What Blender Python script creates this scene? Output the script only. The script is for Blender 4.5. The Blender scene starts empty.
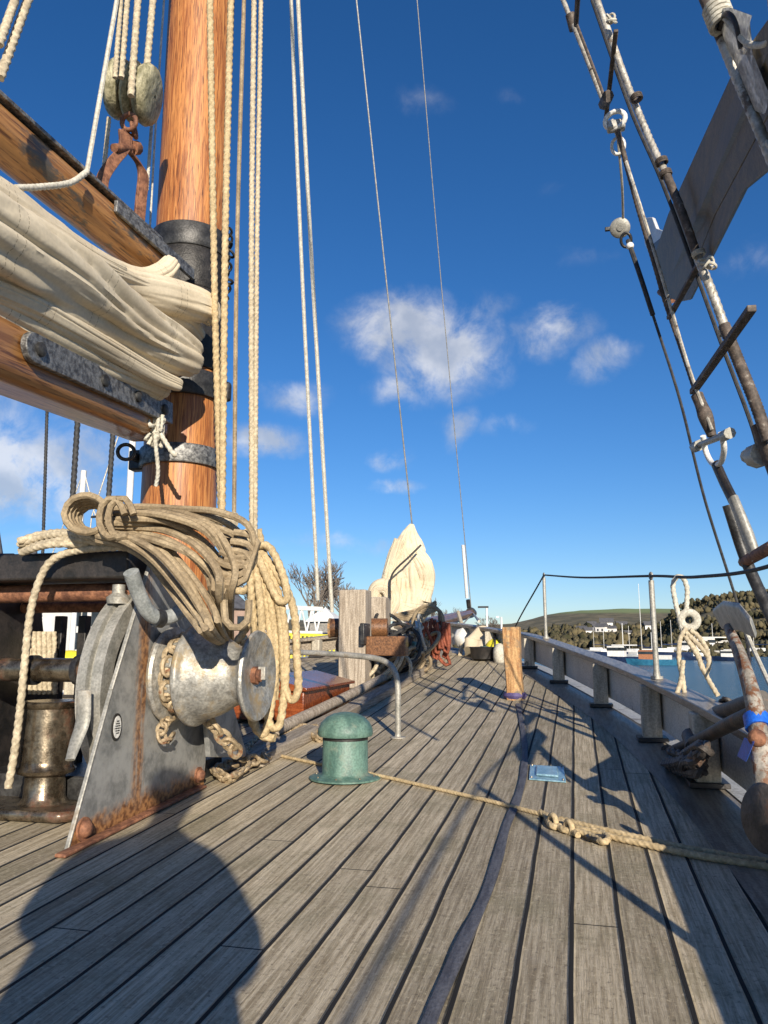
import bpy, bmesh, math, random
from mathutils import Vector, Matrix, noise
random.seed(7)
R = math.radians
# ------------------------------------------------------------------ camera, sky, sun
F = 769.0; PITCH = R(9.82); YAW = R(13.9); H = 0.9
SUN_EL = R(19); SUN_AZ = R(155.0)          # azimuth of the sun, clockwise from the bow (+Y)
sc = bpy.context.scene; COL = sc.collection
cam = bpy.data.cameras.new('camera'); cam_o = bpy.data.objects.new('camera', cam); COL.objects.link(cam_o)
cam.sensor_fit = 'VERTICAL'; cam.sensor_height = 24; cam.lens = 24 * F / 1024; cam.clip_end = 6000; cam.clip_start = 0.02
cam_o.location = (0, 0, H); cam_o.rotation_euler = (math.pi / 2 + PITCH, 0, YAW)
sc.camera = cam_o
sc.view_settings.view_transform = 'Standard'; sc.view_settings.look = 'None'
sc.view_settings.exposure = 0.42; sc.view_settings.gamma = 1
sun = bpy.data.lights.new('sun', 'SUN'); sun.energy = 4.9; sun.angle = R(0.5); sun.color = (1.0, 0.89, 0.73)
sun_o = bpy.data.objects.new('sun', sun); COL.objects.link(sun_o)
sdir = Vector((math.sin(SUN_AZ) * math.cos(SUN_EL), math.cos(SUN_AZ) * math.cos(SUN_EL), math.sin(SUN_EL)))
sun_o.rotation_euler = sdir.to_track_quat('Z', 'Y').to_euler(); sun_o.location = (4, -8, 6)

def ray(x, y):
    cx = (x - 384) / F; cy = -(y - 512) / F
    f = math.cos(PITCH) - math.sin(PITCH) * cy; u = math.sin(PITCH) + math.cos(PITCH) * cy
    return Vector((-math.sin(YAW) * f + math.cos(YAW) * cx, math.cos(YAW) * f + math.sin(YAW) * cx, u))
C0 = Vector((0, 0, H))
def P(x, y, t): return C0 + ray(x, y) * t                 # at depth t
def PX(x, y, X): r = ray(x, y); return C0 + r * (X / r.x)   # on the fore-and-aft plane X
def PY(x, y, Y): r = ray(x, y); return C0 + r * (Y / r.y)   # on the athwartships plane Y
def PZ(x, y, Z): r = ray(x, y); return C0 + r * ((Z - H) / r.z)
def zd(Y): return .03 * Y + .0035 * Y * Y if Y > -4 else -.064
def G(x, y, h=0):
    r = ray(x, y); t = .5
    while t < 40 and H + r.z * t > zd(r.y * t) + h: t += .004
    return C0 + r * t
def azel(x, y):
    r = ray(x, y).normalized(); return math.atan2(r.x, r.y), math.asin(r.z)

W = bpy.data.worlds.new('World'); sc.world = W; W.use_nodes = True
nt = W.node_tree; nt.nodes.clear()
class NT:
    def __init__(s, t): s.t = t
    def n(s, typ, **k):
        o = s.t.nodes.new(typ)
        for a, b in k.items():
            if a.startswith('i_'):
                o.inputs[a[2:].replace('_', ' ')].default_value = b
            else: setattr(o, a, b)
        return o
    def l(s, a, b): s.t.links.new(a, b)
    def m(s, op, a, b=None, c=None, clamp=False):
        o = s.t.nodes.new('ShaderNodeMath'); o.operation = op; o.use_clamp = clamp
        for i, v in enumerate((a, b, c)):
            if v is None: continue
            if isinstance(v, (int, float)): o.inputs[i].default_value = v
            else: s.l(v, o.inputs[i])
        return o.outputs[0]
    def ss(s, v, lo, hi, a=0.0, b=1.0):
        o = s.t.nodes.new('ShaderNodeMapRange'); o.interpolation_type = 'SMOOTHSTEP'
        s.l(v, o.inputs[0]); o.inputs[1].default_value = lo; o.inputs[2].default_value = hi
        o.inputs[3].default_value = a; o.inputs[4].default_value = b
        return o.outputs[0]
    def mix(s, f, a, b, blend='MIX'):
        o = s.t.nodes.new('ShaderNodeMix'); o.data_type = 'RGBA'; o.blend_type = blend
        for i, v in ((0, f), (6, a), (7, b)):
            if isinstance(v, (int, float)): o.inputs[i].default_value = v
            elif isinstance(v, (tuple, list)): o.inputs[i].default_value = (*v[:3], 1)
            else: s.l(v, o.inputs[i])
        return o.outputs[2]
w = NT(nt)
out = w.n('ShaderNodeOutputWorld'); bg = w.n('ShaderNodeBackground'); w.l(bg.outputs[0], out.inputs[0])
sky = w.n('ShaderNodeTexSky', sky_type='NISHITA', sun_disc=False, sun_elevation=SUN_EL, sun_rotation=SUN_AZ,
          altitude=0, air_density=1.0, dust_density=0.1, ozone_density=4.5)
hs = w.n('ShaderNodeHueSaturation'); hs.inputs['Saturation'].default_value = 1.19; hs.inputs['Value'].default_value = 1.0
w.l(sky.outputs[0], hs.inputs['Color'])
tc = w.n('ShaderNodeTexCoord'); sp = w.n('ShaderNodeSeparateXYZ')
nz0 = w.n('ShaderNodeTexNoise', i_Scale=9.0, i_Detail=6.0, i_Roughness=.6)
w.l(tc.outputs['Generated'], nz0.inputs['Vector']); w.l(tc.outputs['Generated'], sp.inputs[0])
az = w.m('ARCTAN2', sp.outputs[0], sp.outputs[1]); el = w.m('ARCSINE', sp.outputs[2])
nsep = w.n('ShaderNodeSeparateColor'); w.l(nz0.outputs['Color'], nsep.inputs[0])
azd = w.m('ADD', az, w.m('MULTIPLY', w.m('SUBTRACT', nsep.outputs[0], .5), .09))
eld = w.m('ADD', el, w.m('MULTIPLY', w.m('SUBTRACT', nsep.outputs[1], .5), .07))
dens = None
for (x, y, rx, ry, k) in [(405, 325, 74, 42, 1.0), (440, 352, 72, 56, 1.0), (398, 390, 40, 22, .6), (475, 310, 42, 28, .45), (548, 334, 52, 27, .68), (603, 360, 40, 22, .6), (505, 345, 40, 24, .35),
                       (455, 432, 22, 26, .6), (500, 432, 36, 13, .4), (385, 458, 28, 14, .5), (395, 489, 34, 11, .6), (268, 442, 46, 20, 1.0), (292, 396, 40, 22, .55), (20, 470, 110, 60, 1.05),
                       (95, 440, 60, 46, .8), (420, 108, 42, 22, .28), (508, 98, 20, 16, .2), (585, 255, 36, 16, .22), (560, 190, 36, 14, .16), (750, 260, 40, 26, .32),
                       (330, 546, 90, 10, .42), (-90, 400, 130, 80, 1.0), (900, 430, 110, 50, .8), (1000, 250, 100, 50, .6), (60, 548, 70, 14, .5)]:
    a, e = azel(x, y); a1, _ = azel(x + rx, y); _, e1 = azel(x, y - ry)
    da = w.m('DIVIDE', w.m('SUBTRACT', azd, a), abs(a1 - a)); de = w.m('DIVIDE', w.m('SUBTRACT', eld, e), abs(e1 - e))
    d2 = w.m('ADD', w.m('MULTIPLY', da, da), w.m('MULTIPLY', de, de))
    b = w.m('MULTIPLY', w.m('SUBTRACT', 1.25, w.m('SQRT', d2), clamp=True), k)
    dens = b if dens is None else w.m('MAXIMUM', dens, b)
nz1 = w.n('ShaderNodeTexNoise', i_Scale=17.0, i_Detail=10.0, i_Roughness=.64, i_Distortion=.35); w.l(tc.outputs['Generated'], nz1.inputs['Vector'])
nz2 = w.n('ShaderNodeTexNoise', i_Scale=13.0, i_Detail=5.0); w.l(tc.outputs['Generated'], nz2.inputs['Vector'])
dn = w.m('MULTIPLY', dens, w.m('MAXIMUM', .0, w.m('MULTIPLY', w.m('SUBTRACT', nz1.outputs[0], .22), 3.4)))
mask = w.m('MULTIPLY', w.ss(dn, .08, 1.05), .70)
ccol = w.mix(w.ss(nz2.outputs[0], .38, .62), (4.9, 5.2, 5.7), (8.6, 8.5, 8.4))
tint = w.mix(1.0, hs.outputs[0], (.98, .98, 1.12), 'MULTIPLY'); skycol = w.mix(mask, tint, ccol)
w.l(skycol, bg.inputs[0]); bg.inputs[1].default_value = 0.083

# ------------------------------------------------------------------ materials
M = {}
def base(name):
    m = bpy.data.materials.new(name); m.use_nodes = True; t = NT(m.node_tree)
    return m, t, m.node_tree.nodes['Principled BSDF']
def coords(t, uv, scale):
    tc = t.n('ShaderNodeTexCoord'); mp = t.n('ShaderNodeMapping'); mp.inputs['Scale'].default_value = scale
    t.l(tc.outputs['UV' if uv else 'Object'], mp.inputs[0]); return mp.outputs[0]
def mat(name, c1, c2, rough=.6, metal=0, scale=(12, 12, 12), uv=False, bump=.15, stain=None, st=(.55, .7), sscale=4, coat=0, bdist=.004, rr=.12, fine=90, fm=.55):
    m, t, b = base(name)
    v = coords(t, uv, scale); nz = t.n('ShaderNodeTexNoise', i_Scale=1.0, i_Detail=6.0, i_Roughness=.62); t.l(v, nz.inputs['Vector'])
    col = t.mix(t.ss(nz.outputs[0], .32, .68), c1, c2)
    v2 = coords(t, False, (fine,) * 3); n2 = t.n('ShaderNodeTexNoise', i_Scale=1.0, i_Detail=3.0); t.l(v2, n2.inputs['Vector'])
    col = t.mix(fm, col, t.mix(t.ss(n2.outputs[0], .3, .7), (.62,) * 3, (1.3,) * 3), 'MULTIPLY')
    if stain:
        v3 = coords(t, False, (sscale,) * 3); n3 = t.n('ShaderNodeTexNoise', i_Scale=1.0, i_Detail=7.0, i_Roughness=.65); t.l(v3, n3.inputs['Vector'])
        f = t.ss(n3.outputs[0], *st); col = t.mix(f, col, stain)
        if metal: t.l(t.m('MULTIPLY', t.m('SUBTRACT', 1.0, f), metal), b.inputs['Metallic'])
    elif metal: b.inputs['Metallic'].default_value = metal
    t.l(col, b.inputs['Base Color'])
    t.l(t.m('ADD', rough - rr / 2, t.m('MULTIPLY', nz.outputs[0], rr)), b.inputs['Roughness'])
    b.inputs['Coat Weight'].default_value = coat; b.inputs['Coat Roughness'].default_value = .12
    bp = t.n('ShaderNodeBump'); bp.inputs['Strength'].default_value = min(1, bump * 4); bp.inputs['Distance'].default_value = bdist
    t.l(t.m('ADD', nz.outputs[0], t.m('MULTIPLY', n2.outputs[0], .5)), bp.inputs['Height']); t.l(bp.outputs[0], b.inputs['Normal'])
    M[name] = m; return m
mat('rope', (.38, .32, .22), (.56, .48, .345), .85, scale=(30, 30, 30), bump=.1)
mat('rope_yellow', (.38, .29, .16), (.56, .44, .26), .85, scale=(25, 25, 25), bump=.1)
mat('rope_brown', (.22, .165, .10), (.38, .30, .19), .85, scale=(9, 9, 9), bump=.1)
mat('rope_white', (.44, .415, .345), (.60, .575, .49), .8, scale=(30, 30, 30), bump=.1)
mat('rope_black', (.018, .018, .02), (.05, .05, .05), .7, scale=(30, 30, 30))
mat('rope_red', (.14, .03, .015), (.32, .09, .045), .8, scale=(20, 20, 20))
mat('wire', (.30, .28, .235), (.58, .545, .47), .5, .3, scale=(20, 20, 20), stain=(.13, .095, .065), st=(.56, .66), sscale=26)
mat('stay_wire', (.20, .20, .19), (.34, .33, .31), .5, .3, scale=(20, 20, 20))
mat('served', (.045, .035, .028), (.13, .10, .08), .7, scale=(30, 30, 30), stain=(.30, .275, .235), st=(.60, .70), sscale=30)
mat('iron', (.025, .025, .026), (.07, .07, .07), .45, .4, scale=(14, 14, 14))
mat('galv', (.26, .255, .225), (.46, .445, .40), .55, .35, scale=(7, 7, 7), stain=(.20, .15, .09), st=(.56, .74), sscale=7, bump=.12)
mat('galv_plate', (.07, .07, .073), (.32, .32, .31), .5, .5, scale=(38, 38, 38), bump=.2, fine=160)
mat('drum', (.25, .245, .225), (.47, .46, .42), .46, .42, scale=(26, 26, 26), stain=(.30, .22, .11), st=(.46, .7), sscale=8, bump=.14)
mat('bronze', (.10, .075, .05), (.30, .25, .18), .28, .85, scale=(16, 16, 16), stain=(.12, .05, .03), st=(.5, .7), sscale=6, bump=.08)
mat('rust', (.12, .05, .03), (.33, .15, .08), .75, .1, scale=(22, 22, 22), bump=.3)
mat('chain', (.24, .175, .10), (.50, .40, .26), .6, .3, scale=(25, 25, 25), stain=(.22, .10, .05), st=(.55, .65), sscale=14)
mat('canvas', (.58, .49, .345), (.70, .61, .45), .85, scale=(2.5, 2.5, 2.5), bump=.12, bdist=.004, fine=60, fm=.15, stain=(.50, .36, .20), st=(.72, .86), sscale=3)
mat('wood_grey', (.20, .165, .125), (.42, .36, .28), .8, scale=(60, 3, 60), bump=.3)
mat('wood_grey_z', (.24, .19, .14), (.50, .43, .34), .8, scale=(50, 50, 3), bump=.3)
mat('wood_rail', (.17, .145, .115), (.34, .30, .245), .45, scale=(50, 3, 50), bump=.2, coat=.15)
mat('post_wood', (.30, .14, .05), (.58, .37, .17), .75, scale=(30, 30, 4), bump=.4, stain=(.20, .16, .11), st=(.50, .62), sscale=7)
mat('bulwark_paint', (.60, .565, .50), (.72, .68, .61), .5, scale=(4, 4, 4), stain=(.12, .10, .07), st=(.62, .8), sscale=7)
mat('bulwark_timber', (.34, .305, .24), (.54, .49, .39), .6, scale=(30, 30, 4), stain=(.07, .06, .04), st=(.6, .72), sscale=9)
mat('white_paint', (.68, .67, .63), (.82, .81, .77), .5, scale=(3, 3, 3), stain=(.4, .36, .3), st=(.64, .8))
mat('waterway_paint', (.32, .33, .33), (.46, .46, .45), .55, scale=(6, 6, 6), stain=(.16, .15, .13), st=(.5, .68), sscale=6)
mat('green_paint', (.06, .125, .105), (.135, .235, .19), .5, scale=(14, 14, 5), bump=.2, coat=.0, stain=(.20, .24, .185), st=(.52, .74), sscale=12)
mat('mahogany', (.13, .028, .010), (.32, .085, .025), .25, scale=(5, 40, 40), coat=.15)
mat('black_paint', (.012, .012, .012), (.035, .03, .028), .5, scale=(12, 12, 12))
mat('hose_blue', (.058, .06, .075), (.115, .12, .14), .7, scale=(60, 8, 60), bump=.2)
mat('grey_pvc', (.22, .24, .24), (.36, .38, .38), .5, scale=(14, 14, 14))
mat('bluegrey', (.16, .30, .38), (.28, .45, .55), .3, scale=(25, 25, 25), coat=.3)
mat('tape_blue', (.01, .09, .50), (.02, .15, .70), .4)
mat('dark_blue', (.015, .02, .05), (.03, .05, .10), .6)
mat('purple_strap', (.06, .045, .14), (.10, .08, .2), .7)
mat('anchor_paint', (.17, .15, .125), (.36, .33, .28), .65, scale=(16, 16, 16), stain=(.17, .075, .035), st=(.47, .60), sscale=34, bump=.4)
mat('anchor_dark', (.035, .03, .027), (.10, .085, .072), .6, scale=(14, 14, 14), stain=(.14, .07, .04), st=(.55, .7), sscale=7, bump=.25)
mat('lightboard', (.10, .072, .03), (.17, .125, .06), .6, scale=(5, 5, 30), bump=.2)
mat('block_wood', (.16, .15, .08), (.50, .46, .30), .55, scale=(40, 40, 12), bump=.25)
mat('brick', (.30, .2, .15), (.42, .3, .24), .9, scale=(1, 1, 1))
mat('roof_slate', (.07, .07, .075), (.13, .13, .14), .8, scale=(2, 2, 2))
mat('house_white', (.72, .70, .66), (.84, .82, .78), .8, scale=(1, 1, 1))
mat('boat_blue', (.02, .12, .22), (.04, .2, .32), .4, scale=(2, 2, 2))
mat('boat_navy', (.01, .02, .06), (.02, .04, .10), .4, scale=(2, 2, 2))
mat('boat_orange', (.5, .12, .03), (.6, .2, .06), .5, scale=(2, 2, 2))
mat('yellow', (.72, .62, .03), (.85, .75, .06), .5, scale=(2, 2, 2))
mat('window_dark', (.02, .025, .03), (.04, .05, .06), .15, scale=(2, 2, 2))
mat('bark', (.10, .08, .065), (.20, .17, .14), .9, scale=(5, 5, 5), fine=3)
mat('quay', (.22, .21, .19), (.34, .32, .29), .9, scale=(1, 1, 1), fine=8)
mat('spar_dark', (.10, .045, .02), (.26, .12, .05), .45, scale=(50, 3, 50), coat=.3)
mat('coat_cloth', (.03, .035, .05), (.05, .055, .075), .9)
mat('skin', (.5, .32, .24), (.58, .38, .29), .6)
mat('terracotta', (.25, .1, .05), (.4, .17, .08), .8)
mat('leather', (.010, .009, .008), (.03, .027, .025), .5, scale=(20, 20, 20), bump=.3, stain=(.25, .23, .2), st=(.66, .74), sscale=10)

def wood_varnish(name, c1, c2, c3, us, vs, weather=None, coat=.5, rough=.35):
    m, t, b = base(name)
    v = coords(t, True, (us, vs, 1)); n = t.n('ShaderNodeTexNoise', i_Scale=1.0, i_Detail=8.0, i_Roughness=.6, i_Distortion=1.2); t.l(v, n.inputs['Vector'])
    v1 = coords(t, True, (us * 4, vs * 3, 1)); n1 = t.n('ShaderNodeTexNoise', i_Scale=1.0, i_Detail=4.0, i_Distortion=.8); t.l(v1, n1.inputs['Vector'])
    col = t.mix(t.ss(n.outputs[0], .35, .62), c1, c2)
    col = t.mix(t.ss(n1.outputs[0], .52, .66), col, c3)
    vv = coords(t, True, (2.3, 1.1, 1)); vo = t.n('ShaderNodeTexVoronoi', i_Scale=1.0); t.l(vv, vo.inputs['Vector'])
    kn = t.ss(vo.outputs['Distance'], .02, .07); col = t.mix(kn, t.mix(.5, col, (.08, .03, .01)), col)
    if weather:
        v2 = coords(t, True, (7, 2.2, 1)); n2 = t.n('ShaderNodeTexNoise', i_Scale=1.0, i_Detail=8.0, i_Roughness=.7); t.l(v2, n2.inputs['Vector'])
        col = t.mix(t.ss(n2.outputs[0], .52, .60), col, weather)
    t.l(col, b.inputs['Base Color']); b.inputs['Roughness'].default_value = rough
    b.inputs['Coat Weight'].default_value = coat; b.inputs['Coat Roughness'].default_value = .18
    bp = t.n('ShaderNodeBump'); bp.inputs['Strength'].default_value = .35; bp.inputs['Distance'].default_value = .004
    t.l(t.m('ADD', n.outputs[0], n1.outputs[0]), bp.inputs['Height']); t.l(bp.outputs[0], b.inputs['Normal']); M[name] = m
wood_varnish('mast_wood', (.29, .092, .022), (.55, .235, .068), (.12, .035, .01), 46, 2.0, coat=.12, rough=.5)
wood_varnish('boom_wood', (.25, .105, .03), (.42, .20, .065), (.13, .05, .015), 26, 1.5, coat=.2)
wood_varnish('gaff_wood', (.28, .125, .04), (.44, .22, .075), (.12, .05, .02), 20, 1.5, weather=(.10, .085, .07), coat=.15)

def canvas_folds():
    m = M['canvas']; t = NT(m.node_tree); b = m.node_tree.nodes['Principled BSDF']
    uv = t.n('ShaderNodeTexCoord'); s = t.n('ShaderNodeSeparateXYZ'); t.l(uv.outputs['UV'], s.inputs[0])
    fr = t.m('FRACT', t.m('DIVIDE', t.m('ADD', s.outputs[1], .31), .62))
    l1 = t.m('LESS_THAN', t.m('ABSOLUTE', t.m('SUBTRACT', fr, .30)), .004); l2 = t.m('LESS_THAN', t.m('ABSOLUTE', t.m('SUBTRACT', fr, .38)), .004)
    dash = t.m('GREATER_THAN', t.m('FRACT', t.m('MULTIPLY', s.outputs[0], 55)), .3)
    f = t.m('MULTIPLY', t.m('MULTIPLY', t.m('MAXIMUM', l1, l2), dash), .6)
    src = b.inputs['Base Color'].links[0].from_socket
    t.l(t.mix(f, src, (.22, .17, .11)), b.inputs['Base Color'])
canvas_folds()

PW = .1355; PX0 = -.048
def deck_mat():
    m, t, b = base('teak_deck')
    uv = t.n('ShaderNodeTexCoord'); s = t.n('ShaderNodeSeparateXYZ'); t.l(uv.outputs['UV'], s.inputs[0])
    wb = t.n('ShaderNodeTexNoise', i_Scale=3.0, i_Detail=2.0); t.l(uv.outputs['UV'], wb.inputs['Vector'])
    u = t.m('DIVIDE', t.m('ADD', s.outputs[0], -PX0), PW); u = t.m('ADD', u, t.m('MULTIPLY', t.m('SUBTRACT', wb.outputs[0], .5), .05))
    idx = t.m('FLOOR', t.m('ADD', u, .5)); fr = t.m('ABSOLUTE', t.m('SUBTRACT', u, idx)); pl = t.m('FLOOR', u)
    seam = t.ss(fr, .038, .050, 1, 0)
    wn = t.n('ShaderNodeTexWhiteNoise', noise_dimensions='1D'); t.l(pl, wn.inputs['W'])
    # butt joints
    jv = t.m('FRACT', t.m('DIVIDE', t.m('ADD', s.outputs[1], t.m('MULTIPLY', wn.outputs[0], 5.0)), 3.6))
    but = t.ss(t.m('ABSOLUTE', t.m('SUBTRACT', jv, .5)), .0006, .0011, 1, 0)
    seam2 = t.m('MAXIMUM', seam, but)
    cb = t.n('ShaderNodeCombineXYZ'); t.l(t.m('ADD', t.m('MULTIPLY', s.outputs[0], 90), t.m('MULTIPLY', wn.outputs[0], 40)), cb.inputs[0]); t.l(t.m('MULTIPLY', s.outputs[1], 3.5), cb.inputs[1]); t.l(t.m('MULTIPLY', pl, 3.3), cb.inputs[2])
    g = t.n('ShaderNodeTexNoise', i_Scale=1.0, i_Detail=6.0, i_Roughness=.65); t.l(cb.outputs[0], g.inputs['Vector'])
    cb2 = t.n('ShaderNodeCombineXYZ'); t.l(t.m('MULTIPLY', s.outputs[0], 330), cb2.inputs[0]); t.l(t.m('MULTIPLY', s.outputs[1], 26), cb2.inputs[1])
    g2 = t.n('ShaderNodeTexNoise', i_Scale=1.0, i_Detail=3.0, i_Roughness=.7); t.l(cb2.outputs[0], g2.inputs['Vector'])
    bl = t.n('ShaderNodeTexNoise', i_Scale=2.6, i_Detail=6.0, i_Roughness=.7); t.l(uv.outputs['UV'], bl.inputs['Vector'])
    sp = t.n('ShaderNodeTexNoise', i_Scale=55.0, i_Detail=5.0, i_Roughness=.75); t.l(uv.outputs['UV'], sp.inputs['Vector'])
    col = t.mix(t.ss(g.outputs[0], .3, .7), (.30, .24, .15), (.68, .585, .42))
    col = t.mix(t.ss(g2.outputs[0], .3, .72), t.mix(.34, col, (.12, .10, .072)), col)
    pv = t.m('ADD', .74, t.m('MULTIPLY', wn.outputs[0], .5)); pc = t.n('ShaderNodeCombineColor')
    for i in range(3): t.l(pv, pc.inputs[i])
    col = t.mix(1.0, col, pc.outputs[0], 'MULTIPLY')
    col = t.mix(t.ss(bl.outputs[0], .46, .68, 0, .5), col, (.19, .17, .095))
    col = t.mix(t.ss(bl.outputs[0], .22, .42, .35, 0), col, (.42, .39, .34))
    col = t.mix(t.ss(sp.outputs[0], .54, .66, 0, .6), col, (.60, .52, .36))
    col = t.mix(t.ss(sp.outputs[0], .34, .45, .65, 0), col, (.10, .08, .055))
    ws = t.n('ShaderNodeTexVoronoi', i_Scale=5.5); t.l(uv.outputs['UV'], ws.inputs['Vector'])
    col = t.mix(t.ss(ws.outputs['Distance'], .008, .022, .6, 0), col, (.03, .025, .02))
    col = t.mix(seam2, col, (.008, .008, .009))
    t.l(col, b.inputs['Base Color']); t.l(t.mix(seam2, (.74,) * 3, (.95,) * 3), b.inputs['Roughness'])
    bp = t.n('ShaderNodeBump'); bp.inputs['Strength'].default_value = .8; bp.inputs['Distance'].default_value = .0035
    hgt = t.m('SUBTRACT', t.m('ADD', t.m('MULTIPLY', g.outputs[0], .5), t.m('MULTIPLY', g2.outputs[0], .5)), t.m('MULTIPLY', t.ss(fr, .03, .085, 1, 0), 1.6))
    t.l(hgt, bp.inputs['Height']); t.l(bp.outputs[0], b.inputs['Normal']); M['teak_deck'] = m
deck_mat()
def cheek_mat():
    m, t, b = base('cheek_plate'); p = t.n('ShaderNodeNewGeometry'); s = t.n('ShaderNodeSeparateXYZ'); t.l(p.outputs['Position'], s.inputs[0])
    n = t.n('ShaderNodeTexNoise', i_Scale=9.0, i_Detail=7.0, i_Roughness=.65); t.l(p.outputs['Position'], n.inputs['Vector'])
    mp = t.n('ShaderNodeMapping'); mp.inputs['Scale'].default_value = (30, 26, 3.0); t.l(p.outputs['Position'], mp.inputs[0])
    n2 = t.n('ShaderNodeTexNoise', i_Scale=1.0, i_Detail=6.0, i_Roughness=.6); t.l(mp.outputs[0], n2.inputs['Vector'])
    n3 = t.n('ShaderNodeTexNoise', i_Scale=40.0, i_Detail=4.0); t.l(p.outputs['Position'], n3.inputs['Vector'])
    col = t.mix(t.ss(n.outputs[0], .35, .65), (.20, .205, .20), (.40, .40, .385)); col = t.mix(t.ss(n3.outputs[0], .4, .7, 0, .4), col, (.42, .42, .40))
    ys = PX(142, 690, -1.95).y
    dy = t.m('ABSOLUTE', t.m('SUBTRACT', s.outputs[1], t.m('ADD', ys, t.m('MULTIPLY', t.m('SUBTRACT', n2.outputs[0], .5), .16))))
    st = t.m('MULTIPLY', t.m('MULTIPLY', t.ss(dy, .01, .075, 1, 0), t.ss(n2.outputs[0], .26, .50)), .95)
    dz = t.m('SUBTRACT', s.outputs[2], t.m('ADD', .03, t.m('MULTIPLY', s.outputs[1], .04)))
    bt = t.ss(t.m('ADD', dz, t.m('MULTIPLY', n.outputs[0], -.24)), -.10, -.02, 1, 0)
    rf = t.m('MAXIMUM', st, bt)
    col = t.mix(rf, col, t.mix(t.ss(n3.outputs[0], .35, .65), (.12, .05, .022), (.38, .19, .075)))
    t.l(col, b.inputs['Base Color']); b.inputs['Roughness'].default_value = .5; t.l(t.m('MULTIPLY', t.m('SUBTRACT', 1.0, rf), .35), b.inputs['Metallic'])
    bp = t.n('ShaderNodeBump'); bp.inputs['Strength'].default_value = .5; bp.inputs['Distance'].default_value = .004; t.l(n.outputs[0], bp.inputs['Height']); t.l(bp.outputs[0], b.inputs['Normal']); M['cheek_plate'] = m
cheek_mat()
def water_mat():
    m, t, b = base('sea_water'); tc = t.n('ShaderNodeTexCoord'); h = None
    for sc_, k in ((.5, 1.0), (1.7, .7), (5.0, .35)):
        mp = t.n('ShaderNodeMapping'); mp.inputs['Scale'].default_value = (sc_, sc_ * 1.6, 1); mp.inputs['Rotation'].default_value = (0, 0, .5); t.l(tc.outputs['Object'], mp.inputs[0])
        n = t.n('ShaderNodeTexNoise', i_Scale=1.0, i_Detail=4.0, i_Roughness=.6); t.l(mp.outputs[0], n.inputs['Vector'])
        v = t.m('MULTIPLY', n.outputs[0], k); h = v if h is None else t.m('ADD', h, v)
    b.inputs['Base Color'].default_value = (.06, .12, .16, 1); b.inputs['Roughness'].default_value = .2; b.inputs['IOR'].default_value = 1.33
    bp = t.n('ShaderNodeBump'); bp.inputs['Strength'].default_value = 1.0; bp.inputs['Distance'].default_value = .28; t.l(h, bp.inputs['Height']); t.l(bp.outputs[0], b.inputs['Normal']); M['sea_water'] = m
water_mat()
def hill_mat(name, ca, cb, cc, s1, s2):
    m, t, b = base(name); p = t.n('ShaderNodeNewGeometry')
    n = t.n('ShaderNodeTexNoise', i_Scale=s1, i_Detail=9.0, i_Roughness=.7); n2 = t.n('ShaderNodeTexNoise', i_Scale=s2, i_Detail=5.0)
    sp = t.n('ShaderNodeSeparateXYZ'); t.l(p.outputs['Position'], sp.inputs[0])
    t.l(p.outputs['Position'], n.inputs['Vector']); t.l(p.outputs['Position'], n2.inputs['Vector'])
    col = t.mix(t.ss(n.outputs[0], .38, .62), ca, cb); 
    f = t.ss(t.m('ADD', sp.outputs[2], t.m('MULTIPLY', n2.outputs[0], 10)), 31, 35)
    col = t.mix(f, col, cc)
    t.l(col, b.inputs['Base Color']); b.inputs['Roughness'].default_value = 1; M[name] = m
hill_mat('hillside', (.085, .075, .035), (.20, .16, .085), (.20, .25, .09), .07, .01)
hill_mat('wood_foliage', (.035, .036, .016), (.14, .115, .06), (.08, .09, .04), .09, .02)

# ------------------------------------------------------------------ mesh builder
def cat(pts, n):
    pts = [Vector(p) for p in pts]
    if len(pts) < 3:
        return [pts[0].lerp(pts[-1], i / n) for i in range(n + 1)]
    L = [0]
    for a, b in zip(pts, pts[1:]): L.append(L[-1] + (b - a).length)
    ex = [pts[0] * 2 - pts[1]] + pts + [pts[-1] * 2 - pts[-2]]
    res = []; k = 0
    for i in range(n + 1):
        s = L[-1] * i / n
        while k < len(pts) - 2 and s > L[k + 1]: k += 1
        t = (s - L[k]) / max(1e-9, L[k + 1] - L[k])
        a, b, c, d = ex[k], ex[k + 1], ex[k + 2], ex[k + 3]
        res.append(.5 * ((2 * b) + (c - a) * t + (2 * a - 5 * b + 4 * c - d) * t * t + (3 * b - 3 * c + d - a) * t ** 3))
    return res
def plen(pts): return sum((b - a).length for a, b in zip(pts, pts[1:]))
def li(x, xs, ys):
    if x <= xs[0]: return ys[0]
    for i in range(len(xs) - 1):
        if x <= xs[i + 1]: return ys[i] + (ys[i + 1] - ys[i]) * (x - xs[i]) / (xs[i + 1] - xs[i])
    return ys[-1]
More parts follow.
